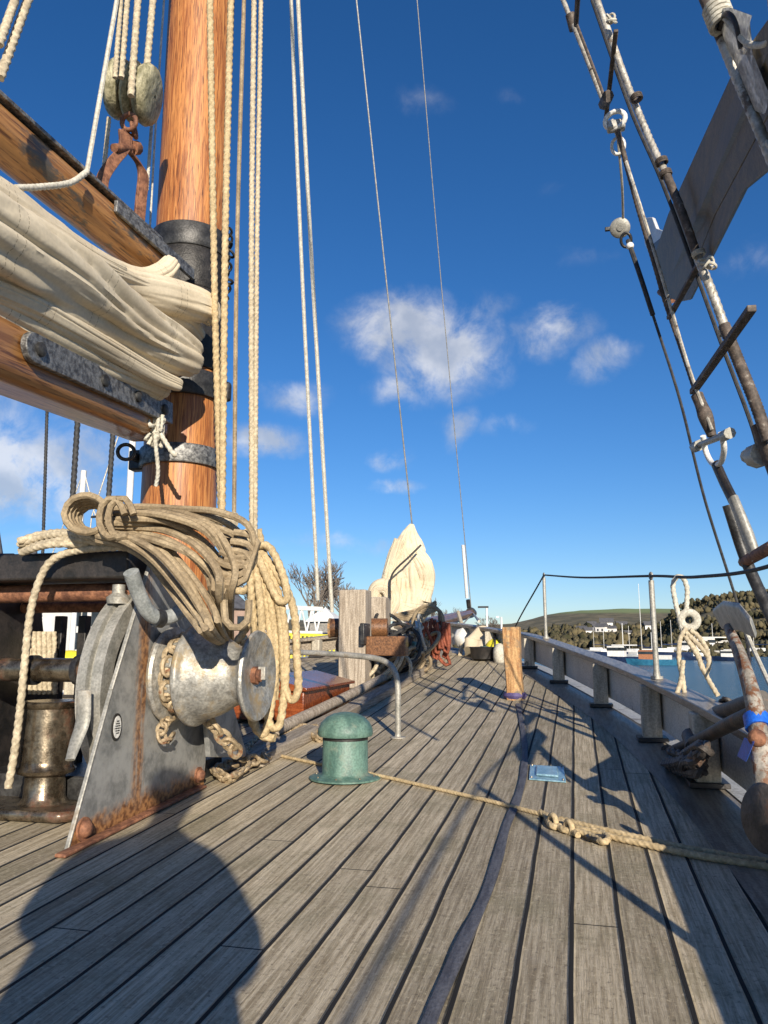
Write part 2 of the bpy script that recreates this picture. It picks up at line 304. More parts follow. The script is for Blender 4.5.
class MB:
    def __init__(s): s.v = []; s.f = []; s.uv = []; s.smooth = []
    def add(s, vs, fs, uvs=None, smooth=False):
        o = len(s.v); s.v += [Vector(v) for v in vs]
        for i, f in enumerate(fs):
            s.f.append([o + k for k in f]); s.uv.append(uvs[i] if uvs else [(0, 0)] * len(f)); s.smooth.append(smooth)
        return s
    def box(s, c, d, rot=None):
        c = Vector(c); vs = []
        for x in (-.5, .5):
            for y in (-.5, .5):
                for z in (-.5, .5):
                    q = Vector((x * d[0], y * d[1], z * d[2])); q = rot @ q if rot else q; vs.append(c + q)
        return s.add(vs, [(0, 1, 3, 2), (4, 6, 7, 5), (0, 4, 5, 1), (2, 3, 7, 6), (0, 2, 6, 4), (1, 5, 7, 3)])
    def beam(s, a, b, w_, h_, up=(0, 0, 1)):
        a = Vector(a); b = Vector(b); d = (b - a); y = d.normalized(); x = y.cross(Vector(up)).normalized(); z = x.cross(y)
        return s.box((a + b) / 2, (w_, d.length, h_), Matrix((x, y, z)).transposed())
    def prism(s, poly, ext):
        n = len(poly); e = Vector(ext); vs = [Vector(p) for p in poly] + [Vector(p) + e for p in poly]
        return s.add(vs, [list(range(n))[::-1], list(range(n, 2 * n))] + [(i, (i + 1) % n, n + (i + 1) % n, n + i) for i in range(n)])
    def tube(s, pts, r, sides=10, n=None, twist=0, lobe=0, lobes=3, cap=True, flat=None, fn=None, smooth=True, closed=False):
        """swept section; r number or list; twist = turns per metre"""
        if n: 
            rr = r if isinstance(r, (list, tuple)) else None
            L = [0]; P0 = [Vector(p) for p in pts]
            for a, b in zip(P0, P0[1:]): L.append(L[-1] + (b - a).length)
            pts = cat(P0, n)
            if rr: r = [li(L[-1] * i / n, L, rr) for i in range(n + 1)]
        pts = [Vector(p) for p in pts]; N = len(pts)
        if not isinstance(r, (list, tuple)): r = [r] * N
        d0 = (pts[1] - pts[0]).normalized(); up = Vector((0, 0, 1)) if abs(d0.z) < .9 else Vector((1, 0, 0))
        x = d0.cross(up).normalized(); vs = []; Ls = [0]
        for i in range(N):
            d = (pts[min(i + 1, N - 1)] - pts[max(i - 1, 0)])
            d = d.normalized() if d.length > 1e-9 else d0
            x = (x - d * x.dot(d)).normalized(); y = d.cross(x)
            if i: Ls.append(Ls[-1] + (pts[i] - pts[i - 1]).length)
            for k in range(sides):
                a = 2 * math.pi * k / sides; q = r[i]
                if lobe: q *= 1 + lobe * math.cos(lobes * (a - 2 * math.pi * twist * Ls[i]))
                if fn: q *= fn(a, Ls[i])
                fx, fy = (1, 1) if not flat else flat
                vs.append(pts[i] + x * (math.cos(a) * q * fx) + y * (math.sin(a) * q * fy))
        fs = []; us = []
        for i in range(N - 1):
            c = 2 * math.pi * r[i]
            for k in range(sides):
                k2 = (k + 1) % sides
                fs.append((i * sides + k, i * sides + k2, (i + 1) * sides + k2, (i + 1) * sides + k))
                us.append([(c * k / sides, Ls[i]), (c * (k + 1) / sides, Ls[i]), (c * (k + 1) / sides, Ls[i + 1]), (c * k / sides, Ls[i + 1])])
        if closed:
            for k in range(sides):
                k2 = (k + 1) % sides; fs.append(((N - 1) * sides + k, (N - 1) * sides + k2, k2, k)); us.append([(0, 0)] * 4)
        s.add(vs, fs, us, smooth)
        if cap and not closed:
            s.add([vs[k] for k in range(sides)], [list(range(sides))[::-1]]); s.add([vs[(N - 1) * sides + k] for k in range(sides)], [list(range(sides))])
        return s
    def rope(s, pts, r, pitch=None, sides=12, lobe=.12):
        L = plen([Vector(p) for p in pts]); pitch = pitch or r * 2.2
        return s.tube(pts, r, sides, n=max(8, min(2600, int(L / pitch * 5))), twist=1 / pitch / 3 * 1.0, lobe=lobe)
    def cord(s, pts, r, sides=7, step=None):
        L = plen([Vector(p) for p in pts]); n = max(4, int(L / (step or max(r * 2.5, .02)))) if len(pts) > 2 else 1
        return s.tube(pts, r, sides, n=min(n, 220))
    def lathe(s, prof, a, axis=(0, 0, 1), seg=32, smooth=True):
        """prof: (distance along axis, radius)"""
        a = Vector(a); d = Vector(axis).normalized(); up = Vector((0, 0, 1)) if abs(d.z) < .9 else Vector((0, 1, 0)); x = d.cross(up).normalized(); y = d.cross(x)
        vs = []
        for (h, r) in prof:
            for k in range(seg):
                t = 2 * math.pi * k / seg; vs.append(a + d * h + (x * math.cos(t) + y * math.sin(t)) * max(r, 1e-4))
        fs = []; us = []
        for i in range(len(prof) - 1):
            for k in range(seg):
                k2 = (k + 1) % seg; fs.append((i * seg + k, i * seg + k2, (i + 1) * seg + k2, (i + 1) * seg + k)); us.append([(k / seg, prof[i][0]), ((k + 1) / seg, prof[i][0]), ((k + 1) / seg, prof[i + 1][0]), (k / seg, prof[i + 1][0])])
        s.add(vs, fs, us, smooth)
        return s
    def torus(s, c, ax, R_, r, n=20, sides=8, sx=1, xdir=None):
        c = Vector(c); d = Vector(ax).normalized(); up = Vector(xdir) if xdir else (Vector((0, 0, 1)) if abs(d.z) < .9 else Vector((0, 1, 0)))
        x = (up - d * up.dot(d)).normalized(); y = d.cross(x)
        return s.tube([c + x * math.cos(2 * math.pi * i / n) * R_ * sx + y * math.sin(2 * math.pi * i / n) * R_ for i in range(n)], r, sides, closed=True)
    def ball(s, c, r, seg=14, ring=9, nz=0, sc_=(1, 1, 1)):
        c = Vector(c); vs = []
        for i in range(ring + 1):
            ph = math.pi * i / ring
            for k in range(seg):
                t = 2 * math.pi * k / seg; q = Vector((math.sin(ph) * math.cos(t) * sc_[0], math.sin(ph) * math.sin(t) * sc_[1], math.cos(ph) * sc_[2])) * r
                if nz: q *= 1 + nz * noise.noise((c + q) * (1.6 / r))
                vs.append(c + q)
        return s.add(vs, [(i * seg + k, (i + 1) * seg + k, (i + 1) * seg + (k + 1) % seg, i * seg + (k + 1) % seg) for i in range(ring) for k in range(seg)], None, True)
    def chainlinks(s, pts, L, r):
        """stud-less chain: alternate links along path"""
        n = max(2, int(plen([Vector(p) for p in pts]) / (L - 2.2 * r))); q = cat(pts, n)
        for i in range(n):
            c = (q[i] + q[i + 1]) / 2; d = (q[i + 1] - q[i]).normalized(); up = Vector((0, 0, 1)) if abs(d.z) < .8 else Vector((0, 1, 0))
            a = d.cross(up).normalized(); b = d.cross(a); a, b = (a, b) if i % 2 else (b, a)
            ang = .5; a2 = a * math.cos(ang) + b * math.sin(ang)
            s.torus(c, a2, L * .33, r, 12, 6, sx=L / 2 / (L * .33), xdir=d)
        return s
    def build(s, name, m, parent=None, bevel=0, sub=0, sharp=48):
        me = bpy.data.meshes.new(name)
        if parent: org = wloc(parent)
        else:
            xs = [v.x for v in s.v]; ys = [v.y for v in s.v]; zs = [v.z for v in s.v]
            org = Vector(((min(xs) + max(xs)) / 2, (min(ys) + max(ys)) / 2, min(zs)))
        me.from_pydata([v - org for v in s.v], [], s.f)
        ul = me.uv_layers.new(name='uv'); k = 0
        for p, u in zip(me.polygons, s.uv):
            for j in range(len(u)): ul.data[p.loop_start + j].uv = u[j]
        me.polygons.foreach_set('use_smooth', s.smooth)
        bm = bmesh.new(); bm.from_mesh(me); bmesh.ops.recalc_face_normals(bm, faces=bm.faces); bm.to_mesh(me); bm.free()
        if sharp: me.set_sharp_from_angle(angle=R(sharp))
        o = bpy.data.objects.new(name, me); COL.objects.link(o); me.materials.append(M[m] if isinstance(m, str) else m)
        if parent: o.parent = parent
        else: o.location = org
        if bevel:
            b = o.modifiers.new('b', 'BEVEL'); b.width = bevel; b.segments = 2; b.limit_method = 'ANGLE'; b.angle_limit = R(40)
        if sub:
            b = o.modifiers.new('s', 'SUBSURF'); b.levels = sub; b.render_levels = sub
        return o
def wloc(o):
    v = Vector(o.location)
    while o.parent: o = o.parent; v += Vector(o.location)
    return v
def tag(o, label=None, cat_=None, group=None, kind=None):
    if label: o['label'] = label
    if cat_: o['category'] = cat_
    if group: o['group'] = group
    if kind: o['kind'] = kind
    return o
def thing(name, label, cat_, loc, group=None):
    o = bpy.data.objects.new(name, None); COL.objects.link(o); o.location = loc; o.empty_display_size = .1
    return tag(o, label, cat_, group)
def copy_tree(o, parent=None):
    c = o.copy(); COL.objects.link(c)
    if parent: c.parent = parent
    for ch in o.children: copy_tree(ch, c)
    return c
def jit(p, a): return Vector(p) + Vector((random.uniform(-a, a), random.uniform(-a, a), random.uniform(-a, a)))

# ------------------------------------------------------------------ setting
CL = -2.4; SEA = -1.75
def hw(Y): # half breadth of the deck
    ys = [-8, -2, 1, 3.5, 5.5, 7.1, 9.74, 10.6, 11.4, 11.9, 12.15]; xs = [3.1, 3.2, 3.18, 3.1, 2.88, 2.57, 1.83, 1.32, .8, .35, .02]
    ps = [Vector((y, x, 0)) for y, x in zip(ys, xs)]
    for i in range(len(ys) - 1):
        if Y <= ys[i + 1]:
            a = ps[max(i - 1, 0)]; b = ps[i]; c = ps[i + 1]; d = ps[min(i + 2, len(ps) - 1)]
            t = max(0, (Y - b.x) / (c.x - b.x)); m0 = (c.y - a.y) / (c.x - a.x) if c.x != a.x else 0; m1 = (d.y - b.y) / (d.x - b.x); h = c.x - b.x
            return max(.02, (2 * t ** 3 - 3 * t ** 2 + 1) * b.y + (t ** 3 - 2 * t ** 2 + t) * h * m0 + (-2 * t ** 3 + 3 * t ** 2) * c.y + (t ** 3 - t ** 2) * h * m1)
    return .02
b = MB(); vs = []; fs = []; us = []; NX = 12
Ys = [-8 + .15 * i for i in range(135)]; Ys = [y for y in Ys if y < 12.15] + [12.15]
for y in Ys:
    h = hw(y)
    for k in range(NX + 1):
        x = CL - h + 2 * h * k / NX; vs.append((x, y, zd(y)))
for i in range(len(Ys) - 1):
    for k in range(NX):
        f = (i * (NX + 1) + k, i * (NX + 1) + k + 1, (i + 1) * (NX + 1) + k + 1, (i + 1) * (NX + 1) + k); fs.append(f); us.append([(vs[j][0], vs[j][1]) for j in f])
b.add(vs, fs, us, True); deck = b.build('ship_deck', 'teak_deck'); tag(deck, kind='structure')
# hull below the deck
b = MB()
for sgn in (-1, 1):
    v = []; 
    for y in Ys:
        h = hw(y) + .16
        for z, k in ((zd(y) - .02, 1), (-.6 + zd(y) * .3, .98), (SEA - .5, .84)): v.append((CL + sgn * (h * k), y + (0.6 if y > 11.9 else 0) * (1 if z > 0 else .3), z))
    b.add(v, [(i * 3 + j, i * 3 + j + 1, (i + 1) * 3 + j + 1, (i + 1) * 3 + j) for i in range(len(Ys) - 1) for j in range(2)], None, True)
h = b.build('ship_hull', 'black_paint'); tag(h, kind='structure')
# covering board along each side
for sgn in (1, -1):
    b = MB(); v = []; u = []
    for y in Ys:
        h = hw(y); wdt = .24
        v += [(CL + sgn * max(h - wdt, .01), y, zd(y) + .004), (CL + sgn * (h + .17), y, zd(y) + .005)]
    b.add(v, [(2 * i, 2 * i + 1, 2 * i + 3, 2 * i + 2) for i in range(len(Ys) - 1)], None, True)
    tag(b.build('covering_board', 'wood_rail' if sgn > 0 else 'wood_grey'), kind='structure')
for sgn in (1, -1):
    b = MB(); v = []
    for y in Ys: v += [(CL + sgn * (hw(y) + .045), y, zd(y) + .011), (CL + sgn * (hw(y) + .20), y, zd(y) + .011), (CL + sgn * (hw(y) + .20), y, zd(y) - .05)]
    b.add(v, [(3 * i + j, 3 * i + 1 + j, 3 * i + 4 + j, 3 * i + 3 + j) for i in range(len(Ys) - 1) for j in (0, 1)], None, True)
    tag(b.build('waterway', 'waterway_paint'), kind='structure')
# sea
b = MB(); n = 48; ring = [0, 30, 120, 500, 2500, 5500]; v = [(0, 0, SEA)]
for r_ in ring[1:]: v += [(r_ * math.cos(2 * math.pi * k / n), r_ * math.sin(2 * math.pi * k / n), SEA) for k in range(n)]
fs = [(0, 1 + k, 1 + (k + 1) % n) for k in range(n)]
for i in range(len(ring) - 2):
    fs += [(1 + i * n + k, 1 + (i + 1) * n + k, 1 + (i + 1) * n + (k + 1) % n, 1 + i * n + (k + 1) % n) for k in range(n)]
b.add(v, fs); o = b.build('sea', 'sea_water'); tag(o, kind='structure')
# hills
def hill(name, prof, r0, r1, r2, m, seed, rough):
    b = MB(); v = []; xs = [p[0] for p in prof]; ys = [p[1] for p in prof]; NA = 260; NR = 26
    for i in range(NA + 1):
        x = xs[0] + (xs[-1] - xs[0]) * i / NA; y = li(x, xs, ys); r = ray(x, y); a = math.atan2(r.x, r.y); tel = r.z / math.hypot(r.x, r.y); hr = H + tel * r1
        for j in range(NR + 1):
            s = j / NR; rr = r0 + (r2 - r0) * s; q = (rr - r0) / (r1 - r0)
            e = (SEA - .5) + (hr - SEA + .5) * (q ** 1.25 if q <= 1 else max(0, 1 - (q - 1) * .25))
            px, py = rr * math.sin(a), rr * math.cos(a)
            e += rough * min(q, .9) * noise.fractal((px * .012 + seed, py * .012, 0), 1, 2, 5)
            v.append((px, py, e))
    b.add(v, [(i * (NR + 1) + j, i * (NR + 1) + j + 1, (i + 1) * (NR + 1) + j + 1, (i + 1) * (NR + 1) + j) for i in range(NA) for j in range(NR)], None, True)
    o = b.build(name, m); tag(o, kind='structure'); return v, NA, NR
hv1 = hill('hill_far', [(-700, 596), (-200, 602), (200, 614), (440, 625), (515, 623), (545, 615), (580, 609), (620, 607), (700, 608), (900, 606), (1100, 614)], 330, 760, 1500, 'hillside', 3, 2.5)
hv2 = hill('hill_near', [(655, 650), (668, 634), (684, 618), (702, 604), (722, 597), (745, 593), (768, 589), (850, 572), (1000, 560), (1400, 560)], 210, 380, 800, 'hillside', 9, 3)
def woodland(name, hv, count, rmin, rmax, label, jmin, jmax, seed, m='wood_foliage', imax=1.0):
    random.seed(seed); v, NA, NR = hv; b = MB(); made = 0
    while made < count:
        i = random.random() * NA * imax; j = jmin + random.random() * (jmax - jmin); p = Vector(v[int(i) * (NR + 1) + int(j)])
        p += Vector((random.uniform(-9, 9), random.uniform(-9, 9), 0)); 
        if noise.noise((p.x * .02, p.y * .02, seed)) < -.22: continue
        r = random.uniform(rmin, rmax); made += 1
        seg = 6; vv = []
        for a in range(4):
            ph = math.pi * (a + .3) / 3.8
            for k in range(seg):
                t = 2 * math.pi * (k + .5 * (a % 2)) / seg; q = r * random.uniform(.5, 1.35)
                vv.append(p + Vector((math.sin(ph) * math.cos(t) * q, math.sin(ph) * math.sin(t) * q, math.cos(ph) * q * 1.1 + r * .6)))
        b.add(vv, [(a * seg + k, (a + 1) * seg + k, (a + 1) * seg + (k + 1) % seg, a * seg + (k + 1) % seg) for a in range(3) for k in range(seg)] + [tuple(range(seg))], None, True)
    o = b.build(name, m, sharp=0); tag(o, label, 'woodland', kind='stuff')
woodland('far_woodland', hv1, 6500, 1.3, 2.6, 'brown and green woodland covering the far hillside', 0, 5, 5)
woodland('near_woodland', hv2, 20000, .5, 1.35, 'dark wooded slope rising at the right of the harbour', 0, 15, 6)
random.seed(11)

# ------------------------------------------------------------------ far things
def house(x, y, r_, s, first=None, label='', rz=0):
    p = P(x, y, 1); d = (p - C0); r_ = 335
    while r_ < 700:
        hr_ = H + ray(x, 614).z / math.hypot(ray(x, 614).x, ray(x, 614).y) * 760; e_ = (SEA - .5) + (hr_ - SEA + .5) * ((r_ - 330) / 430) ** 1.25
        if e_ > H + d.z / math.hypot(d.x, d.y) * r_: break
        r_ += 2
    r_ -= 6; hd = math.hypot(d.x, d.y); c = C0 + d * (r_ / hd)
    t = thing('house', label, 'house', c, 'houses on the far hillside')
    if first is None:
        MB().box(c + Vector((0, 0, s * .3)), (s * 1.3, s, s * 1.2)).build('wall', 'house_white', t)
        z = s * .9
        MB().prism([c + Vector((-s * .75, -s * .6, z)), c + Vector((-s * .75, s * .6, z)), c + Vector((-s * .75, 0, z + s * .5))], (s * 1.5, 0, 0)).build('roof', 'roof_slate', t)
        for k in (-.3, .3):
            MB().box(c + Vector((k * s, -s * .5, s * .5)), (s * .22, .1, s * .3)).build('window', 'window_dark', t)
    else:
        for ch in first.children: q = ch.copy(); COL.objects.link(q); q.parent = t
        k = s / 6.0; t.scale = (k, k, k)
    t.rotation_euler.z = rz; return t
hl = ['white house highest on the far hillside, just right of the first boats', 'white house left of the stanchion on the far hillside', 'white house lowest in the terrace above the moorings',
      'leftmost white house above the rail', 'small white house near the left end of the far terrace', 'white gabled house in the middle of the far terrace', 'broad white house above the blue boat',
      'pale cottage just left of the bare stanchion', 'white house right of the bare stanchion', 'white house behind the sailing boat mast', 'small pale house at the right end of the terrace', 'white house standing alone below the far terrace']
hp = [(607, 631, 560), (596, 633, 520), (590, 637, 480), (582, 636, 500), (592, 630, 600), (602, 634, 520), (612, 634, 540), (622, 632, 560), (662, 636, 480), (650, 633, 520), (672, 637, 470), (628, 638, 450)]
h0 = None
for i, (x, y, r_) in enumerate(hp):
    t = house(x, y, r_, 6.0 if h0 is None else random.uniform(3.0, 5.2), h0, hl[i], random.uniform(-.6, .6)); h0 = h0 or t

def hull(L, Bm, Hh, m, name, parent, c):
    b = MB(); v = []; N = 14
    for i in range(N + 1):
        s = i / N; y = -L / 2 + L * s; wd = Bm / 2 * (1 - max(0, (s - .45) / .55) ** 2.2) * (.82 + .18 * min(1, s * 3)); z1 = Hh * (1 + .45 * max(0, s - .4) ** 1.5)
        for (k, z) in ((-1, z1), (-.8, 0), (0, -.35), (.8, 0), (1, z1)): v.append(c + Vector((k * wd + .001 * k, y + (.07 * L * max(0, s - .5) if z > 0 else 0), z)))
    b.add(v, [(i * 5 + j, i * 5 + j + 1, (i + 1) * 5 + j + 1, (i + 1) * 5 + j) for i in range(N) for j in range(4)] + [(i * 5 + 4, i * 5, (i + 1) * 5, (i + 1) * 5 + 4) for i in range(N)] + [(0, 1, 2, 3, 4)])
    return b.build(name, m, parent)
def boat(x, y, L, kind, hm, label, rz, mast=0, cabin='white_paint'):
    p = PZ(x, y, SEA); c = Vector((0, 0, 0)); t = thing('sailing_boat' if kind == 'sail' else 'motor_boat', label, 'boat', (p.x, p.y, SEA), 'boats moored in the harbour')
    o = Vector((p.x, p.y, SEA)); Bm = L * .3
    hull(L, Bm, L * .11, hm, 'hull', t, o)
    if kind == 'sail':
        MB().box(o + Vector((0, L * .05, L * .15)), (Bm * .5, L * .35, L * .09)).build('cabin', cabin, t, bevel=.05)
        MB().tube([o + Vector((0, L * .12, L * .1)), o + Vector((0, L * .12, L * .1 + mast))], .05, 6).build('mast', 'white_paint', t)
        MB().tube([o + Vector((0, L * .1, L * .28)), o + Vector((0, -L * .32, L * .28))], .12, 6).build('boom', 'boat_navy', t)
    else:
        MB().box(o + Vector((0, L * .12, L * .2)), (Bm * .62, L * .3, L * .2)).build('cabin', cabin, t, bevel=.05)
        MB().box(o + Vector((0, L * .12, L * .245)), (Bm * .64, L * .31, L * .055)).build('window', 'window_dark', t)
        MB().tube([o + Vector((0, 0, L * .3)), o + Vector((0, 0, L * .3 + mast))], .06, 6).build('mast', 'white_paint', t)
        MB().box(o + Vector((0, -.02 * L, L * .315)), (Bm * .7, L * .4, L * .02)).build('roof', 'white_paint', t)
    t.rotation_euler.z = rz; return t
boat(624, 663, 8.4, 'motor', 'boat_navy', 'white fishing boat with dark hull, nearest of the boats left of the stanchion', 1.25, 3.4)
boat(653, 665, 6.6, 'motor', 'boat_blue', 'blue hulled boat with brown wheelhouse just left of the stanchion', 1.4, 2.4, 'terracotta')
boat(648, 660, 8.0, 'sail', 'white_paint', 'sailing boat with the tallest mast, behind the blue boat', 1.2, 13)
boat(668, 657, 10, 'sail', 'boat_navy', 'dark yacht with bare mast right of the stanchion', 1.5, 7)
boat(678, 655.5, 11, 'sail', 'white_paint', 'white yacht seen behind the hanging rope loop', 1.3, 8)
boat(634, 656, 9, 'sail', 'white_paint', 'white yacht moored between the two nearest motor boats', 1.0, 6.5)
boat(609, 656, 9, 'sail', 'boat_navy', 'leftmost yacht, small, dark hull, beyond the rail', 1.6, 6)
boat(696, 656, 12, 'motor', 'white_paint', 'large white motor cruiser left of the anchor, nearest the hanging rope', 1.1, 3)
boat(714, 655, 15, 'motor', 'white_paint', 'biggest white motor yacht with tall superstructure left of the anchor arm', 1.45, 4)
boat(730, 655, 12, 'motor', 'white_paint', 'white motor yacht directly behind the anchor fluke', 1.3, 3)
boat(732, 661, 6, 'motor', 'boat_navy', 'small dark launch close behind the anchor arm', 1.2, 2)
boat(702, 660, 6, 'motor', 'boat_navy', 'small dark cabin boat in front of the white cruisers', 1.7, 2)
boat(760, 656, 10, 'sail', 'white_paint', 'white yacht at the right edge beyond the anchor', 1.1, 8)
boat(685, 652.8, 12, 'sail', 'white_paint', 'furthest yacht below the wooded slope', 1.1, 9)
boat(598, 654, 10, 'sail', 'white_paint', 'distant white yacht low over the rail beneath the terrace', 1.1, 7)

def bare_tree(p, hgt, label, seed, spread=.55):
    random.seed(seed); t = thing('bare_tree', label, 'tree', p, 'bare winter trees on the quay'); tr = MB(); cr = MB()
    def grow(q, d, L, r, lev):
        e = q + d * L; m_ = (q + e) / 2 + Vector((random.uniform(-1, 1), random.uniform(-1, 1), 0)) * L * .05
        (tr if lev < 2 else cr).tube([q, m_, e], [max(r, .022), max(r * .85, .02), max(r * .65, .018)], 5 if lev < 3 else 3, cap=False)
        if lev >= 6: return
        for k in range(3 if lev > 0 else 4):
            nd = (d + Vector((random.uniform(-1, 1), random.uniform(-1, 1), random.uniform(-.25, .7))) * spread).normalized()
            grow(q.lerp(e, random.uniform(.55, 1)), nd, L * random.uniform(.6, .8), r * .55, lev + 1)
    grow(Vector(p), Vector((0, 0, 1)), hgt * .27, hgt * .022, 0)
    tr.build('trunk', 'bark', t); cr.build('crown', 'bark', t)
def at_r(x, y, r_): 
    d = ray(x, y); return C0 + d * (r_ / math.hypot(d.x, d.y))
LQ = 60.0
# quay on the port side, far off
q1 = at_r(-420, 655, 52); q2 = at_r(352, 655, 66); q3 = at_r(395, 655, 110); q4 = at_r(-420, 655, 160); QZ = -.4
b = MB(); b.prism([(q1.x, q1.y, SEA - 1), (q2.x, q2.y, SEA - 1), (q3.x, q3.y, SEA - 1), (q4.x, q4.y, SEA - 1)], (0, 0, QZ - SEA + 1)); tag(b.build('quay', 'quay'), kind='structure')
for (x, r_, hh, lb, sd, sp_) in [(312, 75, 13.5, 'bare tree behind the white truss gangway, between the ropes and the wooden post', 1, .55), (262, 80, 12, 'bare tree hidden mostly by the hanging rope loops', 2, .55),
                              (428, 150, 15, 'bare tree right behind the bundled headsail', 3, .6), (452, 170, 14, 'bare tree low behind the bowsprit', 4, .6), (488, 190, 14, 'bare tree left of the split timber post', 5, .6), (350, 90, 11, 'small bare tree just above the wooden bitt', 6, .55), (338, 96, 13, 'bare tree left of the wooden bitt', 8, .55)]:
    p = at_r(x, 645, r_); p.z = QZ if r_ < 120 else SEA; bare_tree(p, hh, lb, sd, sp_)
random.seed(21)
# truss gangway
A_ = PY(262, 606, 1); a0 = at_r(258, 606, 40); a1 = at_r(322, 609, 43); dn = Vector((0, 0, -1.35)); u_ = (a1 - a0)
g = thing('gangway', 'white steel truss gangway between the hanging ropes and the wooden bitt', 'gangway', (a0 + a1) / 2 + dn * 2)
MB().beam(a0, a1, .16, .22).build('top_rail', 'white_paint', g); MB().beam(a0 + dn * .95, a1 + dn * .95, .14, .14).build('lower_rail', 'white_paint', g)
b = MB(); 
for i in range(6):
    p0 = a0 + u_ * (i / 6); pm = a0 + u_ * ((i + .5) / 6) + dn * .95; p1 = a0 + u_ * ((i + 1) / 6); b.tube([p0, pm], .05, 6).tube([pm, p1], .05, 6)
b.build('truss_braces', 'white_paint', g)
MB().beam(a0 + dn * 1.9, a1 + dn * 1.9, 1.4, .14).build('walkway', 'quay', g)
# yellow barrier
b0 = at_r(283, 634, 36); b1 = at_r(334, 636, 37.5); g = thing('yellow_barrier', 'yellow slatted safety barrier below the white gangway', 'barrier', (b0 + b1) / 2 + Vector((0, 0, -1.2)))
MB().beam(b0, b1, .08, .12).build('top_rail', 'yellow', g); MB().beam(b0 - Vector((0, 0, 1.1)), b1 - Vector((0, 0, 1.1)), .08, .1).build('bottom_rail', 'yellow', g)
b = MB()
for i in range(13):
    p = b0.lerp(b1, i / 12); b.tube([p, p - Vector((0, 0, 1.1))], .06, 6)
b.build('slats', 'yellow', g)
# hut
p = at_r(325, 650, 48); p.z = QZ; g = thing('quay_hut', 'small grey hut with white pointed roof left of the wooden bitt', 'hut', p)
MB().box(p + Vector((0, 0, 1.35)), (1.5, 1.5, 2.7)).build('wall', 'quay', g)
b = MB(); v = [p + Vector((x, y, 2.7)) for x, y in ((-1, -1), (1, -1), (1, 1), (-1, 1))] + [p + Vector((x * .7, y * .7, 3.05)) for x, y in ((-1, -1), (1, -1), (1, 1), (-1, 1))] + [p + Vector((0, 0, 3.6))]
b.add(v, [(0, 1, 5, 4), (1, 2, 6, 5), (2, 3, 7, 6), (3, 0, 4, 7), (4, 5, 8), (5, 6, 8), (6, 7, 8), (7, 4, 8), (0, 3, 2, 1)]).build('roof', 'white_paint', g)
MB().box(p + Vector((.2, -.76, 1.1)), (.7, .05, 1.9)).build('door', 'dark_blue', g)
# quayside buildings
def qbuild(x0, x1, r_, ytop, roofh, wm, label, ndorm=4, spires=False):
    a = at_r(x0, 640, r_); c = at_r(x1, 640, r_ + 4); a.z = c.z = QZ; tp = at_r(x0, ytop, r_).z; hgt = tp - QZ; mid = (a + c) / 2; y = (c - a).normalized(); n_ = Vector((-y.y, y.x, 0)); n_ = n_ if n_.dot(mid) > 0 else -n_
    g = thing('quayside_building', label, 'building', mid); w_ = 8
    MB().prism([a, c, c + n_ * w_, a + n_ * w_], (0, 0, hgt)).build('wall', wm, g)
    e = Vector((0, 0, hgt)); MB().prism([a + e - n_ * .4, a + e + n_ * (w_ + .4), a + e + n_ * w_ / 2 + Vector((0, 0, roofh))], c - a).build('roof', 'roof_slate', g)
    for k in range(ndorm):
        for z in ((.35, .72) if hgt > 4 else (.5,)):
            q = a.lerp(c, (k + .5) / ndorm) + Vector((0, 0, hgt * z)) - n_ * .04
            wv = MB().beam(q - y * .5, q + y * .5, .1, 1.2).build('window', 'window_dark', g)
    if spires:
        for s in (.35, .75):
            q = a.lerp(c, s) + e + n_ * 2
            MB().lathe([(0, .5), (2.4, .45), (2.45, .6), (5.2, .01)], q, seg=8, smooth=False).build('spire', 'roof_slate', g)
qbuild(-260, -40, 70, 585, 3, 'brick', 'long brick quayside building beyond the left edge', 8)
qbuild(-30, 62, 66, 592, 3.2, 'quay', 'grey building with twin spires low at the left behind the windlass beam', 5, True)
qbuild(70, 150, 62, 600, 2.6, 'house_white', 'white building behind the windlass gear', 5)
qbuild(160, 250, 64, 606, 2.4, 'brick', 'low brick building behind the rope coils', 5)
# moored yacht astern-left: white mast with crosstrees seen beside the foremast
def yacht(x, ytop, r_, label):
    p = at_r(x, 645, r_); p.z = SEA; tp = at_r(x + 3, ytop, r_); g = thing('moored_yacht', label, 'boat', p, 'yachts behind the windlass')
    hull(9, 2.8, 1.1, 'white_paint', 'hull', g, p); m_ = MB().tube([p + Vector((0, 0, 1)), Vector((p.x, p.y, tp.z))], .09, 8).build('mast', 'white_paint', g)
    MB().box(p + Vector((0, .5, 1.45)), (1.5, 3.2, .6)).build('cabin', 'white_paint', g, bevel=.08)
    z = p.z + (tp.z - p.z) * .62; MB().tube([Vector((p.x - 1.1, p.y, z)), Vector((p.x + 1.1, p.y, z + .1))], .035, 6).build('crosstree', 'iron', g)
    b = MB(); 
    for s in (-1, 1): b.tube([Vector((p.x, p.y, tp.z)), Vector((p.x + s * 1.1, p.y, z)), p + Vector((s * 1.3, 0, 1))], .02, 5)
    b.build('shrouds', 'wire', g)
    MB().box(p + Vector((0, -2.6, 1.3)), (1.8, 2.2, .35)).build('cover', 'tape_blue', g, bevel=.08)
yacht(121, 380, 21, 'white yacht whose pale mast shows just left of the varnished mast')
yacht(72, 470, 26, 'white yacht with blue cockpit cover seen through the windlass frame')
p = at_r(70, 662, 16); MB_ = MB().ball(p, .28, sc_=(1.4, 1, .8)); tag(MB_.build('mooring_buoy', 'yellow'), 'yellow mooring buoy seen through the gap in the windlass frame', 'buoy')

